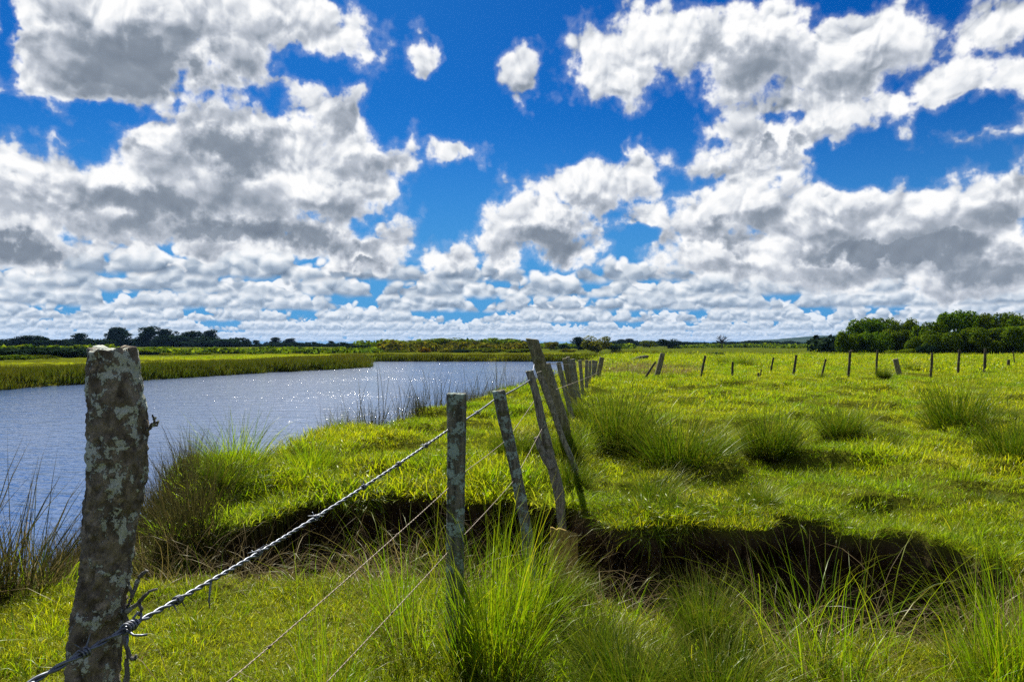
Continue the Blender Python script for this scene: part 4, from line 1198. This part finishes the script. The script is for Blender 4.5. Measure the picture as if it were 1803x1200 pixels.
GP = 'rush tussocks in the pasture'
for a in [
 (1085,805,170,130,0,'tall green rush tussock right beside the leaning fence line, left of the big brownish one'),
 (1135,770,150,95,4,'feathery tall rushes behind the two large tussocks near the fence'),
 (1195,832,185,112,1,'largest brownish green tussock in the field, front right of the tall rushes'),
 (1262,815,90,60,2,'low spreading tussock at the right flank of the largest brownish one'),
 (1355,815,140,92,3,'dark-based dome-shaped tussock in mid field right of the largest brownish one'),
 (1483,796,110,62,2,'low dark tussock, first of two small ones right of the dome-shaped one'),
 (1558,797,75,50,0,'small pale tussock, second of two right of the dome-shaped one'),
 (1685,766,135,98,0,'round spiky green tussock standing alone at right, with a dark base'),
 (1785,826,140,105,1,'green tussock cut by the right edge of the field'),
 (1626,895,60,92,5,'narrow upright rush with few blades near the right end of the hollow'),
 (1210,730,40,34,3,'small dark tuft in the field behind the largest tussocks'),
 (1521,747,34,36,5,'thin pale tuft alone in the grazed field left of the spiky tussock'),
 (1556,673,34,20,3,'small brown dead tuft in front of the upright field post'),
 (1205,657,44,18,2,'low tussock beyond the thick end post of the field fence'),
 (1607,657,40,18,1,'low tussock right of the short thick leaning post'),
 (1450,672,28,14,3,'tiny tuft at the foot of the shorter leaning field post'),
 (1420,870,46,22,2,'small flat tuft above the middle of the hollow'),
 (1735,900,60,30,3,'low dark tuft near the right end of the hollow'),
 (1765,748,60,26,0,'low tuft right of the round spiky tussock'),
 (1090,735,70,50,4,'sparse rushes beside the far posts of the river fence')]:
    tussock(*a[:5], a[5])
for k, (px, row, w, h) in enumerate([(1275,646,26,20),(1292,647,30,22),(1312,648,30,22),(1332,646,24,16)]):
    tussock(px, row, w * 1.3, h, 6 + k % 2, ['left end clump of the rush patch beyond the field fence', 'left of centre clump of the rush patch beyond the field fence',
            'right of centre clump of the rush patch beyond the field fence', 'right end clump of the rush patch beyond the field fence'][k])
tussock(985, 822, 110, 70, 1, 'dark grass clump hiding the foot of the tallest leaning post, on its left', 8.7)
tussock(1018, 800, 90, 64, 7, 'grass clump hiding the foot of the tallest leaning post, on its right', 9.3)
tussock(905, 800, 110, 55, 2, 'low tuft behind the second slim tilted post, near the lip of the hollow', 9.0)
tussock(1010, 742, 60, 34, 3, 'dark low tuft under the tight cluster of posts', 13.0)
tussock(1330, 905, 90, 44, 2, 'low tuft at the far lip of the hollow below the dome-shaped tussock', 6.5)
tussock(1150, 890, 130, 60, 6, 'green tuft on the far lip of the hollow right of the leaning posts', 6.9)
tussock(1000, 880, 110, 70, 0, 'dark tuft hanging over the hollow beside the tilted post with the stub', 7.3)
GB = 'tussocks on the river bank'
tussock(418, 905, 150, 112, 7, 'larger bright rush tussock on the river bank, left of its neighbour', 7.6, GB, lean=(0, -.12))
tussock(392, 930, 120, 75, 1, 'brown-skirted tussock on the bank slope below the bright pair', 7.0, GB, lean=(0, -.3))
tussock(548, 848, 125, 88, 7, 'right one of the two bright rush tussocks on the river bank', 8.6, GB)
tussock(600, 790, 60, 40, 4, 'small stalky tuft on the bank edge behind the two bright tussocks', 11.2, GB)
GF = 'tall rushes in the foreground'
for a in [
 (868,1225,235,330,7,'dense bright rush clump growing around the foot of the upright lichened post',3.35),
 (930,1150,150,190,7,'lush green clump between the upright lichened post and the hollow',3.95),
 (740,1180,210,310,4,'long-bladed rushes left of the upright lichened post',3.6),
 (690,1130,150,240,5,'sparse straight rushes at the near lip of the left part of the hollow',3.9),
 (565,1290,190,370,5,'thin tall rushes in front of the lawn crossing the lower wires',3.0),
 (1165,1095,170,215,4,'tall bright rushes at the near lip of the hollow, right of the board',4.25),
 (1240,1150,160,150,1,'short arching tussock between two tall rushes in the foreground',3.7),
 (1410,1200,230,290,5,'tall arching rushes in the centre of the right foreground',3.4),
 (1490,1230,260,330,5,'dense rush clump in the right foreground before the hollow',3.2),
 (1350,1120,130,190,4,'upright rushes at the near lip in the middle of the hollow',3.95),
 (1560,1130,160,190,4,'slanting rushes at the near lip toward the right end of the hollow',3.8),
 (1790,1240,260,330,7,'big dark green clump at the lower right corner',3.1),
 (1730,1130,170,200,5,'arching pale rushes closing the right end of the hollow',3.9),
 (1060,1180,150,110,2,'short bright tuft in the lower centre right of the dense clump',3.5),
 (1110,1290,220,170,0,'low spreading tuft at the bottom edge right of centre',3.0),
 (1260,1300,220,190,2,'broad low tuft at the bottom edge below the arching rushes',2.95),
 (1010,1100,90,80,3,'small tuft just in front of the board in the hollow',4.3)]:
    tussock(a[0], a[1], a[2], a[3], a[4], a[5], a[6], GF)

def patch_dry():
    protos = [blade_mesh('dry_clump', DRY, [blades(50, 0.5, 0.2, 0.5, 0.012, 0.02, 5, 60, 3, 1.0, 0.3, 500 + k)]) for k in range(2)]
    n = 260
    a = rng.random(n) * 6.28; r = np.sqrt(rng.random(n))
    x = 6.6 + 3.2 * r * np.cos(a) ; y = 41 + 9 * r * np.sin(a)
    z = terrain(x, y); s = 0.6 + 0.7 * rng.random(n)
    scatter('dry_grass_patch', protos, np.stack([x, y, z], 1), np.stack([rng.normal(0, .1, n), rng.normal(0, .1, n), a], 1), np.stack([s, s, s], 1), rng.integers(0, 2, n))
    # dead arching stems on the floor and lip of the hollow
    protos = [blade_mesh('dead_stems', DRY, [blades(26, 0.18, 0.25, 0.75, 0.002, 0.0042, 20, 85, 6, 1.9, 0.5, 510 + k)]) for k in range(3)]
    n = 340; x = rng.uniform(-2.4, 3.1, n)
    y = np.interp(x, NEAR_E[:, 0], NEAR_E[:, 1]) + rng.uniform(-0.05, 0.65, n)
    z = terrain(x, y); s = 0.6 + 0.6 * rng.random(n)
    scatter('dead_stems', protos, np.stack([x, y, z], 1), np.stack([rng.normal(0, .2, n), rng.normal(0, .2, n), rng.random(n) * 6.28], 1), np.stack([s, s, s], 1), rng.integers(0, 3, n))
    # bank-edge stalks seen against the water beside the far posts
    protos = [blade_mesh('bare_stalks', REED, [blades(5, 0.12, 0.5, 1.25, 0.006, 0.010, 2, 20, 5, 0.35, 0.5, 520 + k, wtip=0.3)]) for k in range(3)]
    n = 70; y = rng.uniform(12.5, 24, n); x = np.interp(y, [a[1] for a in NEAR_BANK], [a[0] for a in NEAR_BANK]) + rng.uniform(-0.5, 0.35, n)
    z = terrain(x, y); s = 0.6 + 0.6 * rng.random(n)
    scatter('bank_edge_stalks', protos, np.stack([x, y, z], 1), np.stack([rng.normal(0, .1, n), rng.normal(0, .1, n), rng.random(n) * 6.28], 1), np.stack([s, s, s], 1), rng.integers(0, 3, n))
patch_dry()
# ------------------------------------------------------------------ trees
def leaf_mat(name, cols, trans=0.25, patch=(0.6, (0.55, 0.6, 0.6))):
    m, n, out = new_mat(name)
    r = n.attr('r'); oi = n.node('ShaderNodeObjectInfo')
    k = len(cols); c = n.ramp(r, [(i / (k - 1), cols[i]) for i in range(k)])
    geo = n.node('ShaderNodeNewGeometry')
    c = n.mix(n.ss(n.noise(geo.outputs['Position'], patch[0], 3, 0.6), 0.42, 0.62), c, n.vm('MULTIPLY', c, patch[1]))
    hv = n.node('ShaderNodeHueSaturation'); n.set(hv.inputs['Color'], c)
    n.set(hv.inputs['Value'], n.lin(oi.outputs['Random'], 0, 1, 0.8, 1.25)); n.set(hv.inputs['Hue'], n.lin(oi.outputs['Random'], 0, 1, 0.485, 0.515))
    c = hv.outputs[0]
    d = n.node('ShaderNodeBsdfDiffuse'); n.set(d.inputs[0], c)
    t = n.node('ShaderNodeBsdfTranslucent'); n.set(t.inputs[0], n.vm('MULTIPLY', c, (1.2, 1.3, .8)))
    mx = n.node('ShaderNodeMixShader'); mx.inputs[0].default_value = trans
    n.set(mx.inputs[1], d.outputs[0]); n.set(mx.inputs[2], t.outputs[0])
    n.set(out.inputs[0], mx.outputs[0]); return m
L_PINE = leaf_mat('dark_pine_needles', [(0.010, 0.022, 0.014), (0.018, 0.038, 0.020), (0.032, 0.058, 0.024)], 0.12)
L_BROAD = leaf_mat('broad_dark_leaves', [(0.036, 0.070, 0.007), (0.078, 0.128, 0.009), (0.150, 0.190, 0.010)], 0.36)
L_BUSH = leaf_mat('bush_leaves', [(0.055, 0.090, 0.008), (0.105, 0.150, 0.009), (0.175, 0.205, 0.010)], 0.45)
L_YEL = leaf_mat('yellowing_leaves', [(0.085, 0.100, 0.010), (0.13, 0.135, 0.012), (0.22, 0.180, 0.012)], 0.42)
L_AUT = leaf_mat('autumn_leaves', [(0.14, 0.085, 0.010), (0.19, 0.115, 0.012), (0.16, 0.12, 0.015)], 0.3)
W_TRUNK = wood_mat('tree_bark', (0.018, 0.014, 0.010), (0.06, 0.05, 0.04), (0.12, 0.12, 0.10), 0.7, 3.0, 5.5)

def leaf_cloud(blobs, per, size, g, flat=0.75):
    """leaf faces scattered through the shells of lumps (cx,cy,cz,rx,ry,rz); small quads with random tilt"""
    Vs, R_ = [], []
    for (cx, cy, cz, rx, ry, rz) in blobs:
        k = max(8, int(per * (rx * ry + rx * rz + ry * rz) / 3))
        d = g.normal(0, 1, (k, 3)); d /= np.linalg.norm(d, axis=1)[:, None]
        rad = 0.60 + 0.45 * g.random(k) ** 0.7
        lump = 0.86 + 0.34 * fbm(d[:, 0] * 3 + cx * 9, d[:, 1] * 3 + cy * 9, d[:, 2] * 3 + cz * 9, oct=2, seed=5)
        c = np.array([cx, cy, cz]) + d * (rad * lump)[:, None] * np.array([rx, ry, rz])
        nrm = d + g.normal(0, 0.55, (k, 3)) + np.array([0, 0, 0.35]); nrm /= np.linalg.norm(nrm, axis=1)[:, None]
        ref = g.normal(0, 1, (k, 3)); u = np.cross(nrm, ref); u /= np.linalg.norm(u, axis=1)[:, None]; v = np.cross(nrm, u)
        s = (size * (0.6 + 0.8 * g.random(k)))[:, None]
        q = np.stack([c - u * s, c + v * s * flat, c + u * s, c - v * s * flat], 1)
        Vs.append(q.reshape(-1, 3)); R_.append(np.repeat(g.random(k), 4))
    V = np.concatenate(Vs); n = len(V) // 4
    return V, np.arange(n * 4).reshape(n, 4), np.concatenate(R_)

def limbs(name, runs, mat):
    lst = []
    for pts, r0, r1 in runs:
        P = np.array(pts, float); tt = np.linspace(0, len(P) - 1, 5 * len(P))
        Q = np.stack([np.interp(tt, np.arange(len(P)), P[:, q]) for q in range(3)], 1)
        lst.append(tube(Q, np.linspace(r0, r1, len(Q)), 7))
    return tubes_mesh(name, lst, mat)

# every kind has unit height and unit width (x,y about -0.5..0.5)
def kind_broad(seed, mat, per=5200, size=0.030, lumps=16, low=0.0):
    g = np.random.default_rng(seed); B = [(0, 0, .48 - low, .24, .24, .30)]
    for k in range(lumps):
        a = g.random() * 6.28; e = g.random() ** 0.8
        z = (0.20 + 0.66 * e) - low * 0.5; rr = 0.36 * math.sqrt(max(0.08, 1 - ((z - .45) / .58) ** 2))
        q = 0.11 + 0.09 * g.random()
        B.append((rr * math.cos(a), rr * math.sin(a), z, q * 1.1, q * 1.1, q))
    V, F, r = leaf_cloud(B, per, size, g)
    cr = mesh_np('crown', V, F, mat, False, {'r': r})
    runs = [([(0, 0, -.03), (.01, 0, .15), (0, .01, .35), (0.0, 0.0, .6)], .030, .010)]
    for k in range(5):
        a = k * 1.26 + g.random(); runs.append(([(0, 0, .12 + .05 * k), (.12 * math.cos(a), .12 * math.sin(a), .26 + .06 * k), (.26 * math.cos(a), .26 * math.sin(a), .40 + .07 * k)], .014, .004))
    return cr, limbs('trunk', runs, W_TRUNK)

def kind_pine(seed):
    g = np.random.default_rng(seed); B = []; runs = [([(0, 0, -.02), (.01, .01, .3), (-.01, 0, .6), (.01, 0, .93)], .022, .007)]
    for k in range(22):
        t = k / 21; z = .12 + .78 * t; a = g.random() * 6.28
        reach = (0.36 - 0.20 * t) * (0.45 + 0.75 * g.random()); x, y = reach * math.cos(a), reach * math.sin(a)
        B.append((x, y, z + .02, .15 + .06 * g.random(), .15 + .06 * g.random(), .07 + .05 * g.random()))
        B.append((x * .4, y * .4, z, .13, .13, .07))
        if z > .25: runs.append(([(0, 0, z - .06), (x * .6, y * .6, z - .01), (x, y, z + .02)], .008, .003))
    B.append((0, 0, .93, .13, .13, .06))
    V, F, r = leaf_cloud(B, 5200, 0.028, g)
    return mesh_np('crown', V, F, L_PINE, False, {'r': r}), limbs('trunk', runs, W_TRUNK)

def kind_bush(seed, mat):
    g = np.random.default_rng(seed); B = []
    for k in range(16):
        a = g.random() * 6.28; rr = .36 * math.sqrt(g.random()); h = .16 + .52 * g.random() * (1 - rr)
        B.append((rr * math.cos(a), rr * math.sin(a), h, .19, .19, .24))
    V, F, r = leaf_cloud(B, 3600, 0.034, g)
    runs = [([(0, 0, -.05), (.02 * k, .0, .2), (.12 * math.cos(k * 2), .12 * math.sin(k * 2), .5)], .02, .006) for k in range(3)]
    return mesh_np('foliage', V, F, mat, False, {'r': r}), limbs('stem', runs, W_TRUNK)

KINDS = {'pine': [kind_pine(600 + k) for k in range(4)],
         'dark': [kind_broad(620 + k, L_PINE, lumps=18, low=.13) for k in range(3)],
         'broad': [kind_broad(640 + k, L_BROAD, 13000, 0.025, 26, .08) for k in range(4)],
         'green': [kind_broad(660 + k, L_BUSH, lumps=20, low=.13) for k in range(3)],
         'yellow': [kind_broad(670 + k, L_YEL, lumps=20, low=.13) for k in range(2)],
         'bush': [kind_bush(680 + k, L_BUSH) for k in range(3)],
         'dbush': [kind_bush(690 + k, L_PINE) for k in range(2)],
         'ybush': [kind_bush(700 + k, L_YEL) for k in range(2)],
         'abush': [kind_bush(710, L_AUT)]}
_cnt = {}; GR_ = 'broad dark trees at right beyond the field'
def plant(kind, px, top, d, wpx, label, group, name='tree', cat='tree'):
    x = (px - 901.5) / F_PX * d; z0 = gz(x, d)
    h = CAM_Z + (HOR - top) / F_PX * d - z0
    w = wpx / F_PX * d * (1.45 if kind in ('dark', 'green', 'yellow', 'bush', 'dbush') and group not in (GR_,) else 1.0)
    h *= 1.18 if name == 'shrub' and d < 250 else (1.10 if kind in ('green', 'yellow', 'dark') else 1.04)
    i = _cnt.get(kind, 0); _cnt[kind] = i + 1
    a, b = KINDS[kind][i % len(KINDS[kind])]
    e = empty(name, (x, d, z0), label, cat, group)
    e.rotation_euler = (0, 0, (i * 2.4 + px) % 6.28); e.scale = (w, w, h)
    link(a.name.split('.')[0], a, e); link(b.name.split('.')[0], b, e)

GL = 'dark trees beyond the left bank'
for a in [('dark',12,599,300,60,'dark rounded tree at the far left edge of the treeline'),
          ('dark',48,591,300,48,'dark tree with a domed top, second from the left edge of the treeline'),
          ('pine',72,594,310,40,'dark tree with a ragged top right of the domed one'),
          ('dark',98,598,300,50,'low dark tree between the domed tree and the small pine'),
          ('pine',139,587,330,42,'small pine with a tufted top left of the near post'),
          ('dark',172,598,330,42,'low dark tree right behind the near post head'),
          ('pine',196,579,350,34,'slim tall pine, left of the pair above the near post'),
          ('pine',214,577,350,52,'broad layered pine, right of the pair above the near post'),
          ('pine',262,576,360,58,'tallest spreading pine, first of the group right of the near post'),
          ('pine',286,580,360,46,'dense pine, second of the group right of the near post'),
          ('dark',312,583,360,60,'broad dark crown in the middle of the pine group'),
          ('dark',340,591,350,55,'lower dark crown toward the right of the pine group'),
          ('pine',369,582,360,46,'flat-topped pine at the right end of the pine group'),
          ('dark',385,597,350,50,'low dark crown closing the right end of the pine group'),
          ('dark',410,603,370,40,'small dark crown in the gap right of the pine group'),
          ('pine',437,599,380,20,'left of the pair of slender pines right of the pine group'),
          ('pine',451,599,380,20,'right of the pair of slender pines right of the pine group'),
          ('pine',484,594,380,28,'upright pine, left of two joined ones near mid left'),
          ('pine',510,596,380,34,'wider pine, right of two joined ones near mid left'),
          ('dark',529,603,380,26,'small dark crown after the two joined pines'),
          ('dark',558,606,400,22,'tiny dark crown alone on the low treeline'),
          ('pine',584,600,400,20,'small thin pine on the low treeline left of centre'),
          ('dark',602,605,380,34,'low dark crown right of the small thin pine'),
          ('dark',622,606,360,44,'dark crown before the centre woods begin')]:
    plant(*a, group=GL)
GS = 'shrubs along the left meadow'
for k, (kind, px, top, d, w, lab) in enumerate([
    ('dbush',10,610,112,70,'dark bush at the left edge above the reeds'),('dbush',55,606,118,80,'wide dark bush left of the near post, second from the edge'),
    ('dbush',100,609,116,70,'dark bush between the wide dark bush and the near post'),('bush',60,624,104,56,'low grey-green bush in front of the wide dark bush'),
    ('dbush',135,607,122,56,'dark bush just left of the near post head'),('bush',22,624,100,50,'low grey-green bush at the left edge'),
    ('bush',252,613,150,40,'rounded bush just right of the near post head'),('dbush',275,618,150,26,'small dark bush second right of the near post head'),
    ('ybush',291,620,148,22,'small bright yellow-green bush in the left meadow'),('bush',318,619,152,32,'dull green bush right of the bright yellow-green one'),
    ('bush',350,619,156,36,'wide low bush below the flat-topped pine'),('bush',400,609,170,44,'larger pale bush below the gap in the pines'),
    ('dbush',440,615,176,40,'dark bush below the slender pair of pines'),('bush',480,616,176,40,'green bush below the two joined pines'),
    ('bush',530,613,180,40,'green bush at mid left of the far meadow'),('dbush',560,614,190,40,'dark bush left of the centre woods'),
    ('ybush',404,627,118,10,'tiny dark shrub alone in the bright left meadow')]):
    plant(kind, px, top, d, w, lab, GS, 'shrub', 'shrub')
GC = 'trees beyond the river'
for a in [('dark',645,607,230,60,'dark flat crown at the left of the centre woods'),('green',672,609,225,44,'green crown left of the wide yellowing tree'),
          ('yellow',706,599,215,56,'wide yellowing tree, first tall one of the centre woods'),('dark',738,604,225,34,'dark crown behind the wide yellowing tree'),
          ('green',778,594,225,60,'tall broad green tree above the orange bush'),('green',800,600,222,36,'green tree right of the tall broad green one'),
          ('green',835,596,225,46,'domed green tree in the middle of the centre woods'),('green',880,594,220,56,'largest green tree left of the tallest fence post'),
          ('dark',908,597,222,42,'dark green tree just left of the tallest fence post head'),('dark',855,603,220,36,'low dark crown between two green trees of the centre woods'),
          ('yellow',970,602,240,20,'small pale yellow tree just right of the tallest fence post head'),('pine',1019,594,240,36,'spiky dark tree above the tight fence row'),
          ('yellow',1053,592,190,36,'round golden-yellow tree right of the river fence'),('dark',1078,606,230,22,'small dark crown right of the golden-yellow tree'),
          ('dark',1104,596,520,26,'dusky far tree right of the golden-yellow one'),('dark',1128,601,560,22,'lower dusky far tree, next to the first dusky one'),
          ('green',1143,599,330,22,'pale green tree left of the dark ball-shaped tree'),('dark',1177,597,300,26,'dark ball-shaped tree near the thick field post'),
          ('dark',990,606,260,24,'low dark crown left of the spiky dark tree')]:
    plant(*a, group=GC)
for kind, px, top, d, w, lab in [('abush',750,611,190,22,'orange autumn bush in the centre woods'),('bush',620,618,200,36,'low bush at the river bend left of the centre woods'),
    ('bush',690,616,195,50,'low bush under the wide yellowing tree'),('ybush',790,613,195,40,'yellow-green bush right of the orange one'),
    ('bush',850,612,190,50,'broad low bush in front of the domed green tree'),('dbush',815,614,192,34,'dark low bush between the yellow-green and broad bushes'),
    ('bush',915,612,190,40,'low bush behind the tallest fence post'),('ybush',1000,613,200,30,'yellow-green low bush left of the golden-yellow tree'),
    ('dbush',1085,614,190,16,'small dark bush at the foot of the golden-yellow tree')]:
    plant(kind, px, top, d, w, lab, GC, 'shrub', 'shrub')
GR = 'broad dark trees at right beyond the field'
for a in [('broad',1492,580,112,42,'leftmost low dark tree of the right-hand wood'),('broad',1524,561,122,62,'tall dark tree, second from the left in the right-hand wood'),
          ('broad',1552,559,126,56,'tallest tree of the left cluster in the right-hand wood'),('broad',1538,584,112,60,'front tree of the left cluster in the right-hand wood'),
          ('broad',1599,557,124,56,'round-topped tree closing the left cluster of the right-hand wood'),('broad',1582,580,114,54,'lower front tree right of centre in the left cluster'),
          ('broad',1636,566,108,56,'tree at the left slope of the right cluster'),('broad',1686,547,112,70,'tallest round tree of the right cluster'),
          ('broad',1660,580,98,64,'broad sunlit tree in front of the tallest round tree'),('broad',1725,553,112,56,'tree just right of the tallest round tree'),
          ('broad',1758,550,110,60,'second tallest tree toward the right edge'),('broad',1730,576,96,70,'large front tree low in the right cluster'),
          ('broad',1800,549,108,66,'tree cut by the right edge of the picture'),('broad',1785,574,95,70,'front dark tree at the right edge'),
          ('broad',1615,592,104,40,'low tree in the notch between the two clusters')]:
    plant(*a, group=GR)
for kind, px, top, d, w, lab in [('bush',1570,615,98,30,'low bush at the foot of the left cluster'),('bush',1600,613,97,40,'wider low bush in the notch below the two clusters'),
                                 ('dbush',1630,604,96,36,'dark bush below the right cluster'),('dbush',1265,618,84,40,'long low dark bush far out in the field')]:
    plant(kind, px, top, d, w, lab, GR, 'shrub', 'shrub')

def dead_tree():
    d = 260; px, top, row = 1271, 589, 612
    base = at_depth(px, row, d); H = (row - top) / F_PX * d
    g = np.random.default_rng(3); runs = [([(0, 0, -.05 * H), (.02 * H, 0, .25 * H), (-.02 * H, 0, .45 * H)], .06 * H, .04 * H)]
    for k in range(13):
        a = -1.35 + 2.7 * k / 12 + g.normal(0, .08); L = H * (.50 + .2 * g.random()) * (1.0 - .1 * abs(a)); y = g.normal(0, .25) * H
        p0 = np.array([0, 0, .38 * H + .06 * g.random() * H]); p1 = p0 + L * np.array([math.sin(a) * .55, y / L * .3, math.cos(a) * .5]); p2 = p0 + L * np.array([math.sin(a) * 1.1, y / L * .6, math.cos(a) * .95])
        runs.append(([p0, p1, p2], .030 * H, .010 * H))
        for q in range(2):
            b = a + g.normal(0, .5); runs.append(([p1, p1 + .4 * L * np.array([math.sin(b), .1, math.cos(b)])], .016 * H, .006 * H))
    e = empty('dead_tree', base, 'bare dead tree with branches fanned out like spokes, far across the field', 'tree')
    link('trunk', limbs('trunk', runs[:1], W_TRUNK), e); link('branches', limbs('branches', runs[1:], W_TRUNK), e)
dead_tree()

def far_wood(mat, runs, seed):
    """the low woods that close the view: one mass of leaf lumps, no single tree to be told apart"""
    g = np.random.default_rng(seed); B = []
    for px0, px1, step, d, t0, t1, dep in runs:
        px = px0
        while px < px1:
            t = t0 + (t1 - t0) * g.random(); dd = d + dep * (g.random() - .5)
            h = CAM_Z + (HOR - t) / F_PX * dd; x = (px - 901.5) / F_PX * dd
            z0 = gz(x, dd); w = step / F_PX * dd * (1.0 + .8 * g.random())
            hh = h - z0
            B.append((x, dd, z0 + hh * .5, w, w * 1.2, hh * .52)); px += step * (.6 + .6 * g.random())
    V, F, r = leaf_cloud(B, 26, 0.55, g)
    tag(link('far_wood', mesh_np('far_wood', V, F, mat, False, {'r': r})), kind='stuff')
far_wood(L_PINE, [(-420, 425, 11, 380, 603, 594, 60), (400, 660, 10, 380, 607, 602, 60), (900, 1110, 7, 420, 610, 606, 60),
                  (1085, 1490, 12, 520, 605, 599, 150), (1440, 2100, 10, 150, 598, 588, 20)], 77)
far_wood(L_BUSH, [(-300, 200, 14, 150, 614, 606, 30), (190, 660, 13, 185, 617, 611, 40), (640, 930, 11, 235, 604, 597, 30), (930, 1110, 10, 300, 609, 604, 40), (1190, 1480, 12, 330, 609, 604, 60)], 78)
far_wood(L_YEL, [(690, 935, 15, 212, 609, 601, 20)], 79)

def log_():
    a = at_depth(1110, 633, 62); b = at_depth(1140, 629, 66)
    a.z = gz(a.x, a.y) + .10; b.z = gz(b.x, b.y) + .18
    P = [Vector((0, 0, 0)), (b - a) * .5 + Vector((0, 0, .05)), b - a]
    ob = link('fallen_log', post_mesh('fallen_log', P, [.17, .20, .13], W_DARK, seg=18, rough=.12, seed=91, top='ragged', sub=40), loc=a)
    tag(ob, 'grey fallen log lying at the river bank beyond the end of the fence', 'log')
log_()
